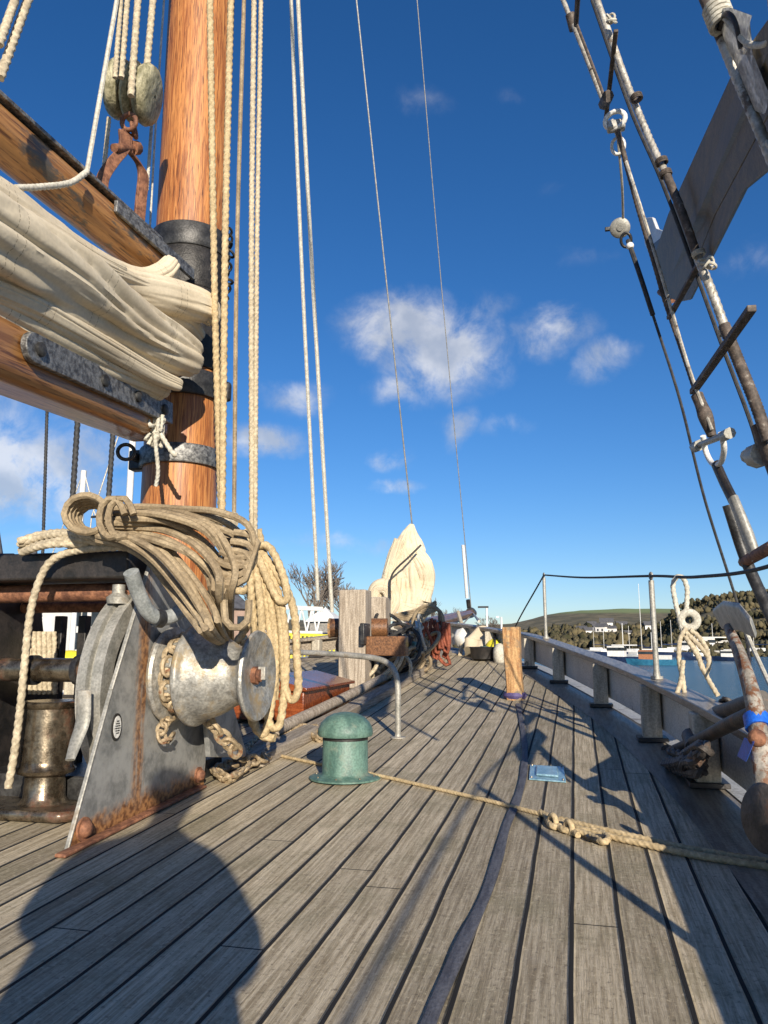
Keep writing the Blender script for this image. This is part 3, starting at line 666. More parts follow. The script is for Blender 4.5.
# ------------------------------------------------------------------ bulwarks
def bulwark(sgn, label):
    t = thing('bulwark', label, 'bulwark', (CL + sgn * 3, 4, zd(4)))
    ys = [-8 + .25 * i for i in range(80)]; ys = [y for y in ys if y < 11.7] + [11.75]
    def strip(off0, off1, z0, z1, name, m):
        b = MB(); v = []
        for y in ys:
            h = hw(y); 
            e = 0
            for o_, z in ((off0, z0), (off1, z0), (off1, z1), (off0, z1)):
                v.append((CL + sgn * (h + o_), y, zd(y) + z))
        fs = [(i * 4 + j, i * 4 + (j + 1) % 4, (i + 1) * 4 + (j + 1) % 4, (i + 1) * 4 + j) for i in range(len(ys) - 1) for j in range(4)] + [(0, 1, 2, 3), tuple(len(ys) * 4 - 4 + k for k in range(4))]
        return b.add(v, fs).build(name, m, t, bevel=.006)
    hb = 0 if sgn > 0 else -.11
    strip(.05, .08, .075, .363 + hb, 'panel', 'bulwark_paint' if sgn > 0 else 'wood_grey')
    strip(-.055, .10, .362 + hb, .405 + hb, 'rail_cap', 'wood_rail' if sgn > 0 else 'wood_grey')
    py = [-5.2, -3.6, -2.1, -.7, .7, 2.1, 3.05, 4.35, 5.55, 7.0, 8.5, 9.7, 10.7]
    for y in py:
        h = hw(y); x = CL + sgn * (h - .015); z = zd(y)
        b = MB(); b.box((x, y, z + .182 + hb / 2), (.12, .15, .36 + hb)); b.build('post', 'bulwark_timber', t, bevel=.01)
        b = MB(); b.box((x, y, z + .015), (.19, .2, .028)); b.build('post_foot', 'black_paint', t, bevel=.004)
    return t
bulwark(1, 'grey painted starboard bulwark with capping rail and timber posts, harbour behind it')
bulwark(-1, 'sunlit port bulwark seen beyond the mahogany box and bitts')
# stanchions and life line
lab = ['galvanised lifeline stanchion nearest the bow on the starboard rail', 'galvanised stanchion left of the hanging ring and knotted rope']
tops = []
for i, (x, yt, yb) in enumerate([(545, 573, 640), (654, 575, 690)]):
    pass
def on_rail(x, h, side=1):   # point over the starboard rail cap seen at pixel column x
    best = None; y = 1.5
    while y < 11:
        q = Vector((CL + side * (hw(y) + .03), y, zd(y) + h)); d = q - C0
        r_ = d.x * math.cos(YAW) + d.y * math.sin(YAW); f_ = -d.x * math.sin(YAW) + d.y * math.cos(YAW); f_ = f_ * math.cos(PITCH) + d.z * math.sin(PITCH)
        px = 384 + F * r_ / f_
        if best is None or abs(px - x) < best[0]: best = (abs(px - x), q.copy())
        y += .01
    return best[1]
def zpix(q, y):   # height at which a vertical over q appears on pixel row y
    d = q - C0; f = -d.x * math.sin(YAW) + d.y * math.cos(YAW); c = -(y - 512) / F
    return H + f * math.tan(PITCH + math.atan(c))
for i, (x, yt) in enumerate([(546, 575), (657, 576)]):
    q = on_rail(x, .405); top = Vector((q.x, q.y, zpix(q, yt))); t = thing('stanchion', lab[i], 'stanchion', q, 'lifeline stanchions'); tops.append(top)
    MB().tube([q, top - Vector((0, 0, .03))], .019, 10).build('tube', 'galv', t); MB().lathe([(0, .04), (.02, .04), (.02, .024), (.05, .022)], q, seg=14).build('foot', 'galv', t)
    MB().torus(top, (1, .3, 0), .022, .008, 14, 6).build('eye', 'galv', t)
q3_ = on_rail(768, .405); top3 = Vector((q3_.x + .03, q3_.y - .3, zpix(q3_, 570)))
q4_ = Vector((CL + hw(-1.5) + .03, -1.5, zd(-1.5) + 1.2)); q5_ = Vector((CL + hw(1.3) + .03, 1.3, zd(1.3) + 1.22)); tops.append(q5_)
for q_, lb_ in ((q5_, 'galvanised stanchion abreast of the photographer, just outside the right edge'), (q4_, 'aftermost galvanised stanchion behind the photographer')):
    q = Vector((q_.x, q_.y, zd(q_.y) + .405)); t = thing('stanchion', lb_, 'stanchion', q, 'lifeline stanchions'); MB().tube([q, q_ - Vector((0, 0, .03))], .022, 10).build('tube', 'galv', t); MB().lathe([(0, .04), (.02, .04), (.02, .024), (.05, .022)], q, seg=14).build('foot', 'galv', t); MB().torus(q_, (1, .3, 0), .022, .008, 14, 6).build('eye', 'galv', t)
fwd = on_rail(514, .405); fwd = Vector((fwd.x, fwd.y, zpix(fwd, 630)))
b = MB().cord([fwd + Vector((-.05, .5, -.3)), fwd, tops[0]], .009); b.cord([tops[0], (tops[0] + tops[1]) / 2 - Vector((0, 0, .02)), tops[1], (tops[1] + top3) / 2 - Vector((0, 0, .03)), top3, q5_, q4_], .009)
tag(b.build('lifeline', 'rope_black'), 'thin black lifeline strung between the stanchions above the starboard rail', 'rope')

# ------------------------------------------------------------------ mast
mb = PX(180, 480, CL); MX, MY = CL, mb.y; tm = (mb - C0).dot(Vector((-math.sin(YAW) * math.cos(PITCH), math.cos(YAW) * math.cos(PITCH), math.sin(PITCH)))); MR = 37.0 * tm / F
HOUND = Vector((MX, MY, 15.0))
mast = thing('foremast', 'thick varnished orange wooden mast with iron bands rising behind the windlass', 'mast', (MX, MY, zd(MY)))
pts = [Vector((MX, MY, zd(MY) + (19 - zd(MY)) * i / 90)) for i in range(91)]
MB().tube(pts, [MR * (1 - .0015 * i) for i in range(91)], 48, fn=lambda a, s: 1 + .006 * noise.noise((math.cos(a) * 2, math.sin(a) * 2, s * .8))).build('pole', 'mast_wood', mast)
def mz(y): return zpix(Vector((MX, MY, 0)), y)
def band(y0, y1, m, nm='band', ex=.012, lug=None):
    z0, z1 = mz(y1), mz(y0); o = MB().lathe([(0, MR - .01), (0, MR + ex), (.008, MR + ex + .004), (z1 - z0 - .008, MR + ex + .004), (z1 - z0, MR + ex), (z1 - z0, MR - .01)], (MX, MY, z0), seg=48).build(nm, m, mast); return z0, z1
band(240, 262, 'iron', ex=.02); band(262, 300, 'leather', 'leather_collar', .012); band(300, 376, 'leather', 'leather_collar', .009)
band(380, 404, 'iron', ex=.022); z0, z1 = band(452, 470, 'galv_plate', ex=.016)
cdir = Vector((-mb.x, -mb.y, 0)).normalized(); side = Vector((cdir.y, -cdir.x, 0)) # toward cam ; to the left in view
b = MB(); lp = Vector((MX, MY, (z0 + z1) / 2)) - Vector((ray(384, 645).y, -ray(384, 645).x, 0)).normalized() * (MR + .03)
b.box(lp, (.11, .08, .13)); b.box(lp + Vector((.03, -.06, 0)), (.05, .14, .05)); b.build('lug', 'iron', mast, bevel=.012)
zz = mz(392); rgt = Vector((math.cos(YAW), math.sin(YAW), 0))
MB().box(Vector((MX, MY, zz)) + rgt * (MR + .03), (.08, .06, .13)).build('cleat', 'iron', mast, bevel=.02)
b = MB()
for k in range(10):
    c = Vector((MX, MY, mz(300 - k * 7))) + rgt * (MR + .035) + Vector((random.uniform(-.02, .02), -.06, 0)); b.torus(c, (random.uniform(-1, 1), random.uniform(-.5, .5), 1), .035, .009, 12, 6)
b.build('lashing', 'rope_black', mast)

# gaff (parallel to the centreline) and boom
gd = ray(609, 644).normalized(); g0 = PX(152, 264, CL + .02); GR = .115
gp = [g0 - gd * (4.6 - 4.6 * i / 40) for i in range(41)]
gaff = thing('gaff', 'upper varnished wooden gaff spar above the furled sail, weathered on top', 'spar', g0)
MB().tube(gp, GR, 28, fn=lambda a, s: 1 + .02 * noise.noise((math.cos(a), math.sin(a), s))).build('spar', 'gaff_wood', gaff)
e = PX(152, 240, CL + .02) 
b = MB(); 
for s in (-1, 1): b.beam(g0 - gd * .55 + Vector((s * (GR + .012), 0, .04)), g0 + gd * .22 + Vector((s * (GR + .03), 0, .02)), .022, .07)
b.build('jaw_plate', 'galv_plate', gaff, bevel=.004)
b = MB(); b.beam(g0 - gd * 1.4 + Vector((0.05, 0, GR + .004)), g0 - gd * .05 + Vector((.05, 0, GR + .004)), .10, .02); b.build('wear_strip', 'galv_plate', gaff, bevel=.004)
bd = ray(490, 567).normalized(); b0_ = PX(147, 420, CL + .03); BR = .138
boom = thing('boom', 'lower varnished wooden boom with bolted grey metal side plate below the furled sail', 'spar', b0_)
bp_ = [b0_ - bd * (4.2 - 4.2 * i / 30) for i in range(31)]
bx_ = bd.cross(Vector((0, 0, 1))).normalized(); bz_ = bx_.cross(bd)
def sq(a, s):  # squarish section
    c, s_ = abs(math.cos(a)), abs(math.sin(a)); return min(1.12, 1 / max(c, s_) * .9) 
MB().tube(bp_, BR, 32, fn=sq).build('spar', 'boom_wood', boom)
def bpt(back, sidew, upw): return b0_ - bd * back + bx_ * sidew + bz_ * upw
pl = MB(); L0, L1 = -.0, 1.42; hh = .062; poly = []
for k in range(9): a = math.pi / 2 + math.pi * k / 8; poly.append(bpt(L1 - hh - math.cos(a) * -hh * -1 if 0 else L1 - hh - math.cos(a) * hh, BR * .93, .03 + math.sin(a) * hh))
poly = [bpt(L0, BR * .93, .03 + hh)] + [bpt(L1 - hh - math.cos(math.pi / 2 + math.pi * k / 8) * hh, BR * .93, .03 + math.sin(math.pi / 2 + math.pi * k / 8) * hh) for k in range(9)] + [bpt(L0, BR * .93, .03 - hh)]
pl.prism(poly, bx_ * .03); pp = pl.build('side_plate', 'galv_plate', boom, bevel=.004)
for s in (.12, .45, .80, 1.33):
    MB().lathe([(0, .03), (.012, .03), (.02, .018), (.022, .001)], bpt(s, BR * .93 + .03, .03), bx_, 16).build('bolt', 'iron', pp)
MB().tube([bpt(-.01, 0, .0), bpt(-.03, 0, 0)], BR * .7, 12).build('end_cap', 'iron', boom)
ring_c = P(126, 452, (b0_ - C0).length * .93)
MB().torus(ring_c, (.5, -1, .1), .045, .011, 20, 8).build('ring', 'iron', boom)
# knot on boom end
b = MB(); kc = P(155, 425, 4.28); random.seed(4)
for k in range(5):
    b.rope([kc + Vector((random.uniform(-.05, .05), random.uniform(-.04, .04), random.uniform(-.12, .08))) for _ in range(6)], .011)
b.rope([kc + Vector((0, 0, .05)), kc + Vector((.02, -.02, -.1)), P(158, 470, 4.25), P(156, 486, 4.27)], .011); b.rope([kc, P(172, 452, 4.22), P(177, 455, 4.22)], .013)
b.rope([P(130, 412, 4.3), P(143, 410, 4.25), P(150, 425, 4.2), kc], .011)
tag(b.build('lashing_knot', 'rope_white'), 'pale knotted lashing on the forward end of the boom beside the mast', 'knot')
b = MB(); random.seed(5)
for k in range(7): 
    c = P(125 + random.uniform(-12, 12), 398 + random.uniform(-10, 8), 4.35); b.torus(c, (random.uniform(-1, 1), 1, random.uniform(-1, 1)), .03, .01, 10, 6)
tag(b.build('black_tackle', 'iron'), 'small dark shackles and eyes between the boom and the sail near the mast', 'shackles')

# ------------------------------------------------------------------ furled sail
def lobe(b, spec, X, seed, flat=(1, 1), wr=.10):
    pts = [PX(x, y, X + dx) for (x, y, r, dx) in spec]
    def tt(p): return (p - C0).dot(Vector((-math.sin(YAW) * math.cos(PITCH), math.cos(YAW) * math.cos(PITCH), math.sin(PITCH))))
    rs = [s[2] * tt(p) / F for s, p in zip(spec, pts)]
    pts.append(pts[-1] + (pts[-1] - pts[-2]).normalized() * rs[-1] * .45); rs.append(rs[-1] * .62)
    def fn(a, s):
        c, q = math.cos(a), math.sin(a)
        return 1 + wr * noise.noise((c * 1.6 + seed, q * 1.6, s * 1.1)) * 1.6 + wr * .5 * math.sin(a * 3 + s * 1.2 + seed) - wr * 2.4 * max(0, .20 - abs(noise.noise((c * 2.2 + seed, q * 2.2, s * .55)))) * 2 - wr * .8 * max(0, .12 - abs(noise.noise((c * 3 + seed, q * 3, s * 1.7 + 5)))) * 2
    b.tube(pts, rs, 96, n=140, fn=fn, flat=flat, cap=True)
b = MB()
lobe(b, [(-150, 165, 64, 0), (-60, 212, 58, 0), (0, 248, 52, 0), (60, 284, 45, 0), (120, 325, 34, 0), (165, 348, 26, .02), (186, 358, 20, .03)], CL + .26, 1, wr=.13)
lobe(b, [(-120, 120, 30, 0), (-40, 180, 28, 0), (10, 212, 25, 0), (60, 248, 20, 0), (105, 271, 15, 0), (140, 281, 13, .02), (160, 276, 13, .04), (170, 266, 11, .04)], CL + .16, 2)
lobe(b, [(20, 250, 22, 0), (70, 272, 18, 0), (120, 285, 17, 0), (165, 295, 18, .06), (200, 306, 17, .12), (212, 316, 12, .15)], CL + .22, 3)
lobe(b, [(90, 300, 16, 0), (140, 306, 15, 0), (180, 318, 13, .05), (196, 334, 9, .05)], CL + .20, 6)
lobe(b, [(40, 232, 14, 0), (90, 262, 12, 0), (130, 280, 9, 0), (160, 292, 8, .02)], CL + .27, 7)
lobe(b, [(-60, 268, 14, 0), (20, 300, 14, 0), (90, 338, 11, 0), (150, 372, 9, 0), (176, 384, 7, .02)], CL + .30, 8)
lobe(b, [(0, 205, 9, 0), (45, 228, 9, 0), (95, 258, 8, 0), (120, 270, 7, 0)], CL + .29, 9)
lobe(b, [(-120, 240, 32, 0), (-40, 290, 30, 0), (30, 328, 25, 0), (90, 358, 20, 0), (140, 380, 15, 0), (158, 388, 14, 0)], CL + .20, 4)
lobe(b, [(-120, 190, 70, 0), (0, 250, 58, 0), (100, 305, 45, 0), (160, 330, 35, 0)], CL - .02, 5)
tag(b.build('furled_sail', 'canvas'), 'big cream canvas sail furled in thick folds between gaff and boom at the left', 'sail')

# ------------------------------------------------------------------ throat block and iron hanger above the gaff
def tdepth(p): return (p - C0).dot(Vector((-math.sin(YAW) * math.cos(PITCH), math.cos(YAW) * math.cos(PITCH), math.sin(PITCH))))
bc = PX(133, 92, CL); tb = tdepth(bc); ax = Vector((math.cos(YAW), math.sin(YAW), 0)) * .88 + Vector((0, 0, -.22)); ax.normalize(); px_ = tb / F
blk = thing('rope_block', 'greenish wooden triple block hanging over the gaff with four falls of rope', 'pulley block', bc - Vector((0, 0, .3)))
for k, (o_, w_) in enumerate(((-14, 8.5), (1, 5.5), (15, 8))):
    c = bc + ax * o_ * px_; MB().lathe([(-w_ * px_, .01), (-w_ * px_, 20 * px_), (-w_ * .6 * px_, 27 * px_), (0, 29 * px_), (w_ * .6 * px_, 27 * px_), (w_ * px_, 20 * px_), (w_ * px_, .01)], c, ax, 26).build('cheek', 'block_wood', blk)
for o_ in (-8, 8):
    MB().lathe([(-2 * px_, .01), (-2 * px_, 22 * px_), (2 * px_, 22 * px_), (2 * px_, .01)], bc + ax * o_ * px_, ax, 22).build('sheave', 'bronze', blk)
hang = thing('iron_hanger', 'forked rusty iron hanger joining the pulley block to the gaff', 'hanger', PX(122, 230, CL))
up_ = lambda x, y, dx=0: PX(x, y, CL + dx)
b = MB(); b.torus(up_(129, 122, .02), (0, 1, .2), .045, .014, 16, 8); b.torus(up_(134, 130, .02), (1, .3, .2), .04, .014, 16, 8); b.build('shackle', 'rust', hang)
def flatbar(pts, w_, th, parent, m, nm):
    b = MB(); q = cat(pts, 24); v = []
    fw = Vector((.35, .9, 0)).normalized()
    for i in range(25):
        d = (q[min(i + 1, 24)] - q[max(i - 1, 0)]).normalized(); n_ = d.cross(fw).normalized(); 
        for a, c in ((-1, -1), (1, -1), (1, 1), (-1, 1)): v.append(q[i] + fw * (a * w_ / 2) + n_ * (c * th / 2))
    b.add(v, [(i * 4 + j, i * 4 + (j + 1) % 4, i * 4 + 4 + (j + 1) % 4, i * 4 + 4 + j) for i in range(24) for j in range(4)] + [(0, 1, 2, 3), (96, 97, 98, 99)]); return b.build(nm, m, parent, bevel=.003)
flatbar([up_(124, 132), up_(124, 148), up_(113, 162), up_(103, 178), up_(102, 196)], .07, .02, hang, 'rust', 'strap')
flatbar([up_(127, 132), up_(127, 148), up_(136, 160), up_(143, 174), up_(141, 200), up_(138, 232)], .07, .02, hang, 'rust', 'strap')
MB().tube([up_(114, 148), up_(138, 148)], .024, 10).tube([up_(132, 148), up_(137, 148)], .04, 10).build('bolt', 'rust', hang)
# falls and halyards.  each: pixel points, X plane (or list), radius, kind, material, label
def top_of(x0, y0, x1, y1, X, k):  # extend the line upward beyond the frame
    a = PX(x0, y0, X); c = PX(x1, y1, X); return a + (a - c) * k
def line(name, pxs, X, r, m, label, kind='rope', ext=1.5, grp=None, catn='rope'):
    Xs = X if isinstance(X, (list, tuple)) else [X] * len(pxs)
    pts = [PX(x, y, X_) for (x, y), X_ in zip(pxs, Xs)]
    if ext: pts = [pts[0] + (pts[0] - pts[1]).normalized() * ext] + pts
    b = MB(); (b.rope if kind == 'rope' else b.cord)(pts, r); return tag(b.build(name, m), label, catn, grp)
gF = 'falls of rope above the pulley block'
for (xt, xb, yb, r_, lb) in [(121, 115, 78, .013, 'leftmost rope fall running up from the pulley block'), (127, 121, 78, .017, 'second rope fall from the left above the pulley block'), (138, 131, 96, .019, 'third rope fall, entering the middle of the pulley block'), (153, 144, 100, .019, 'rightmost thick rope fall beside the mast, entering the pulley block')]:
    line('halyard_fall', [(xt, 0), (xb, yb)], CL + .1, r_, 'rope', lb, grp=gF)
line('tackle_tail', [(109, 118), (103, 180)], CL - .02, .012, 'rope', 'short rope running down from the left of the pulley block to the gaff', ext=0)
line('tackle_tail', [(152, 120), (147, 190)], CL - .06, .010, 'rope_white', 'short thin rope right of the iron hanger, close to the mast', ext=0)
line('lift_line', [(117, 0), (87, 172)], CL + .1, .012, 'rope_white', 'thin straight white line left of the pulley block, ending at the gaff', 'cord')
line('gaff_lashing', [(87, 172), (70, 183), (40, 187), (16, 188)], CL + .16, .014, 'rope_white', 'short white lashing wrapped over the side of the gaff', ext=0)
line('thin_line', [(164, 0), (156, 120), (150, 226)], CL - .1, .007, 'rope_white', 'very thin pale line hugging the left edge of the mast', 'cord')
line('topping_lift', [(28, 0), (0, 78)], CL + .3, .017, 'rope', 'right hand of the two ropes crossing the top left corner', grp='ropes in the top left corner')
line('topping_lift', [(15, 0), (-1, 45)], CL + .3, .016, 'rope', 'left hand of the two ropes crossing the top left corner', grp='ropes in the top left corner')
HX = CL + .42
line('halyard', [(210, 0), (213, 200), (216, 350), (221, 512)], HX + .02, .019, 'rope_yellow', 'thick twisted rope against the mast, left of its twin', grp='halyards down the mast')
line('halyard', [(231, 0), (226, 200), (224, 350), (222, 520)], HX + .12, .019, 'rope_yellow', 'thick twisted rope along the right edge of the mast', grp='halyards down the mast')
line('halyard', [(244, 0), (237, 250), (234, 520)], HX + .2, .012, 'rope_brown', 'thin smooth tan line just right of the mast', 'cord', grp='halyards down the mast')
line('halyard', [(254, 0), (251.5, 250), (252, 545)], HX + .3, .015, 'rope', 'left strand of the close pair of white ropes clear of the mast', grp='halyards down the mast')
line('halyard', [(261, 0), (257, 250), (255, 545)], HX + .32, .013, 'rope', 'right strand of the close pair of white ropes clear of the mast', grp='halyards down the mast')
line('sheet_line', [(291, 0), (301, 250), (318, 600)], -2.3, .017, 'rope_white', 'left of the two slanting pale lines running down to the bitts', 'cord', grp='slanting pale lines')
line('sheet_line', [(298, 0), (311, 250), (332, 612)], -2.3, .019, 'rope_white', 'right of the two slanting pale lines running down to the bitts', 'cord', grp='slanting pale lines')
# stays
b = MB().cord([P(350, -60, 10.2), P(383, 250, 10.8), P(412, 524, 11.3)], .0115); tag(b.build('inner_forestay', 'stay_wire'), 'dark wire stay running down to the bundled headsail', 'stay')
bsd = [Vector((CL, 18.3, zpix(Vector((CL, 18.3, 0)), 610)))]
b = MB().cord([P(412, -60, 15.5), P(440, 270, 17), bsd[0]], .011); st = b.build('outer_forestay', 'stay_wire'); tag(st, 'thin pale forestay ending at the bowsprit tip', 'stay')
MB().tube([P(463, 545, 18.0), P(467, 598, 18.2)], .04, 8).build('sleeve', 'white_paint', st); MB().tube([P(468, 600, 18.2), P(469, 608, 18.25)], .05, 8).build('turnbuckle', 'black_paint', st)

# dark shrouds on the port side
for (xa, ya, xb, yb, r_, lb) in [(48, 380, 43, 545, .016, 'leftmost dark shroud under the boom'), (79, 400, 72, 510, .03, 'thick dark twisted shroud under the boom, middle of three'), (114, 420, 108, 510, .03, 'right dark shroud under the boom nearest the mast')]:
    line('port_shroud', [(xa, ya), (xb, yb), (xb - (xa - xb) * 1.0 * .6, yb + 90)], -5.3, r_, 'rope_black', lb, 'rope', ext=.7, grp='dark port shrouds')

# ------------------------------------------------------------------ windlass
WX = -1.95
wl = thing('windlass', 'big grey rust-streaked anchor windlass with metal warping drum at the left', 'windlass', (WX, 3.3, zd(3.3)))
poly = [PX(x, y, WX) for x, y in ((66, 857), (204, 787), (208, 735), (196, 600), (176, 548), (156, 548), (143, 588), (112, 690))]
ck = MB().prism(poly, (-.018, 0, 0)).build('cheek', 'cheek_plate', wl, bevel=.006)
b = MB(); 
for (a, c) in ((0, 7), (7, 6), (6, 5)): b.beam(poly[a] + Vector((-.006, 0, 0)), poly[c] + Vector((-.006, 0, 0)), .010, .02, up=(1, 0, 0))
b.build('flange', 'galv', ck, bevel=.004)
f0 = PX(64, 862, WX + .05); f1 = PX(206, 792, WX + .05); f0.z = zd(f0.y); f1.z = zd(f1.y)
MB().beam(f0 + Vector((-.02, 0, .012)), f1 + Vector((-.02, 0, .012)), .05, .014).build('foot', 'rust', ck, bevel=.005)
for (x, y, r_) in ((83, 829, .034), (198, 775, .03)):
    MB().lathe([(0, r_ * 1.35), (.008, r_ * 1.35), (.008, r_), (.022, r_ * .95), (.034, r_ * .6), (.037, .001)], PX(x, y, WX), (1, 0, 0), 20).build('bolt', 'rust', ck)
# oval maker's plate
oc = PX(116, 727, WX); b = MB().prism([oc + Vector((.001, math.cos(a) * .038, math.sin(a) * .058)) for a in [2 * math.pi * k / 28 for k in range(28)]], (.004, 0, 0)); op = b.build('oval_plate', 'black_paint', ck)
MB().prism([oc + Vector((.0055, math.cos(a) * .028, math.sin(a) * .047)) for a in [2 * math.pi * k / 28 for k in range(28)]], (.002, 0, 0)).build('plate_face', 'white_paint', op)
b = MB()
for k, wv in enumerate((.022, .030, .040, .044, .036, .024)):
    n_ = int(wv / .0055)
    for j in range(n_): b.box(oc + Vector((.009, (j - (n_ - 1) / 2) * .0055, .025 - k * .010)), (.001, .0036, .0048 if (j + k) % 3 else .003))
b.build('plate_lettering', 'black_paint', op)
# far cheek
MB().prism([p + Vector((-.95, 0, 0)) for p in poly], (-.035, 0, 0)).build('cheek', 'black_paint', wl, bevel=.006)
# gusset below the drum
MB().prism([PX(x, y, WX + .06) for x, y in ((200, 690), (224, 690), (243, 757), (205, 757))], (.03, 0, 0)).build('gusset', 'cheek_plate', wl, bevel=.004)
# drum assembly
dc = PX(163, 677, WX); AY, AZ = PX(257, 673, -1.5).y, PX(257, 673, -1.5).z; dc = Vector((WX, (dc.y + AY) / 2, (dc.z + AZ) / 2))
dr_end = PX(257, 673, -1.5); DY = dc.y; DZ = dc.z
D = lambda prof, m, nm, par=wl, seg=56: MB().lathe(prof, (WX, DY, DZ), (1, 0, 0), seg).build(nm, m, par)
gy = D([(.0, .06), (.0, .15), (.015, .225), (.03, .232), (.045, .225), (.06, .165), (.075, .14), (.105, .14), (.12, .165), (.135, .225), (.148, .24)], 'drum', 'gypsy')
b = MB()
for k in range(9):
    a = 2 * math.pi * k / 9; q = Vector((WX + .09, DY + math.cos(a) * .16, DZ + math.sin(a) * .16)); b.box(q, (.05, .05, .05), Matrix.Rotation(a, 3, 'X'))
b.build('chain_pocket', 'galv', gy, bevel=.008)
dr = D([(.148, .24), (.160, .243), (.172, .238), (.18, .222), (.2, .212), (.24, .203), (.28, .19), (.32, .170), (.355, .148), (.385, .136), (.41, .137), (.43, .150), (.448, .178), (.458, .205), (.470, .212), (.482, .207), (.480, .18), (.462, .12), (.452, .07), (.45, .055), (.45, .001)], 'drum', 'warping_drum')
MB().lathe([(0, .042), (.025, .042), (.025, .03), (.04, .03), (.04, .001)], (WX + .45, DY, DZ), (1, 0, 0), 8, smooth=False).build('hub_nut', 'rust', dr)
MB().box((WX + .475, DY + .012, DZ + .01), (.07, .028, .062)).build('key', 'galv', dr, bevel=.004)
# shafts running across
def shaft(y, z, r_, m, nm='shaft', x1=-3.6): MB().tube([(WX - .02, y, z), (x1, y, z)], r_, 16).build(nm, m, wl)
for (yy, Y_, r_, m) in ((593, 3.35, .045, 'rust'), (607, 3.6, .03, 'rust'), (670, 3.2, .055, 'bronze')):
    z = PY(70, yy, Y_).z; shaft(Y_, z, r_, m)
for xx in (31, 78):
    q = PY(xx, 670, 3.2); MB().tube([q, q + Vector((.03, 0, 0))], .07, 18).build('collar', 'iron', wl)
# gear wheel and brake band just inboard of the cheek
GX = WX - .13; gc = PX(148, 690, GX); gR = (PX(148, 690, GX) - PX(86, 690, GX)).length * .98
b = MB(); prof = [(0, gR * .84), (0, gR), (.05, gR + .005), (.055, gR * .96), (.07, gR * .96), (.075, gR), (.125, gR), (.125, gR * .84), (0, gR * .84)]
b.lathe(prof, (GX - .06, gc.y, gc.z + .02), (1, 0, 0), 64); b.build('brake_band', 'galv', wl)
MB().lathe([(0, .02), (.0, gR * .84), (.03, gR * .84), (.03, .02)], (GX - .02, gc.y, gc.z + .02), (1, 0, 0), 48).build('gear_wheel', 'galv', wl)
b = MB(); b.tube([PX(84, 690, GX + .03), PX(83, 720, GX + .03), PX(76, 742, GX + .03), PX(70, 760, GX + .04)], [.035, .035, .03, .022], 12, n=20, flat=(.45, 1)); b.build('brake_strap', 'galv', wl)
b = MB(); b.lathe([(0, .05), (.03, .055), (.05, .03), (.09, .03), (.09, .001)], PX(118, 604, GX), (0, 0, 1), 12); b.build('adjusting_nut', 'galv', wl)
# top beam and frame
zb = PY(75, 552, 3.25).z
MB().box(((WX - .06 - 3.7) / 2, 3.32, zb - .075), (1.69, .30, .13)).build('top_beam', 'black_paint', wl, bevel=.012)
MB().box((-3.6, 3.35, zd(3.35) + .5), (.08, .25, 1.0)).build('frame_leg', 'black_paint', wl, bevel=.01)
for xx in (54, 78): q = PY(xx, 640, 3.7); MB().box((q.x, 3.75, zd(3.7) + .45), (.05, .05, .9)).build('frame_upright', 'black_paint', wl, bevel=.005)
MB().box((-2.96, 3.8, zd(3.8) + .06), (1.9, .9, .12)).build('bed', 'iron', wl, bevel=.01)
MB().prism([PY(x, y, 3.9) for x, y in ((-10, 625), (22, 640), (22, 800), (-10, 800))], (0, .05, 0)).build('side_casting', 'galv_plate', wl, bevel=.01)
# grey elbow pipe
b = MB().tube([PX(131, 572, WX + .10), PX(138, 592, WX + .1), PX(147, 610, WX + .11), PX(158, 618, WX + .13), PX(172, 616, WX + .16), PX(187, 606, WX + .2)], .034, 14, n=30)
pv = b.build('bent_pipe', 'grey_pvc'); tag(pv, 'bent grey plastic pipe hanging in front of the windlass cheek above the drum', 'pipe')
MB().tube([PX(155, 618, WX + .125), PX(162, 619, WX + .14)], .041, 14).build('joint_band', 'iron', pv)

# bronze bollard on its base plate
bp0 = Vector((G(43, 812).x, G(43, 812).y, 0)); bz = zd(bp0.y); kpx = tdepth(Vector((bp0.x, bp0.y, bz))) / F
t = thing('deck_bollard', 'worn bronze cylindrical bollard standing on a flat metal base in front of the windlass', 'bollard', (bp0.x, bp0.y, bz))
r1, r2 = 26 * kpx, 20 * kpx; Hb = 104 * kpx
MB().lathe([(.0, r2 * 1.5), (.015, r2 * 1.5), (.03, r2 * 1.12), (.05, r2), (Hb * .30, r2 * .96), (Hb * .33, r1 * 1.06), (Hb * .36, r1 * 1.1), (Hb * .39, r1 * .98), (Hb * .45, r1 * .95), (Hb * .93, r1 * .94), (Hb * .95, r1 * 1.05), (Hb * .985, r1 * 1.08), (Hb, r1 * 1.02), (Hb, r1 * .8), (Hb * .985, .001)], (bp0.x, bp0.y, bz + .02), seg=40).build('barrel', 'bronze', t)
b = MB(); b.prism([Vector((bp0.x - .8, bp0.y - .22, bz)), Vector((bp0.x + .22, bp0.y - .20, bz)), Vector((bp0.x + .32, bp0.y - .1, bz)), Vector((bp0.x + .32, bp0.y + .25, bz)), Vector((bp0.x - .8, bp0.y + .25, bz))], (0, 0, .045)); b.build('base_plate', 'bronze', t, bevel=.016)

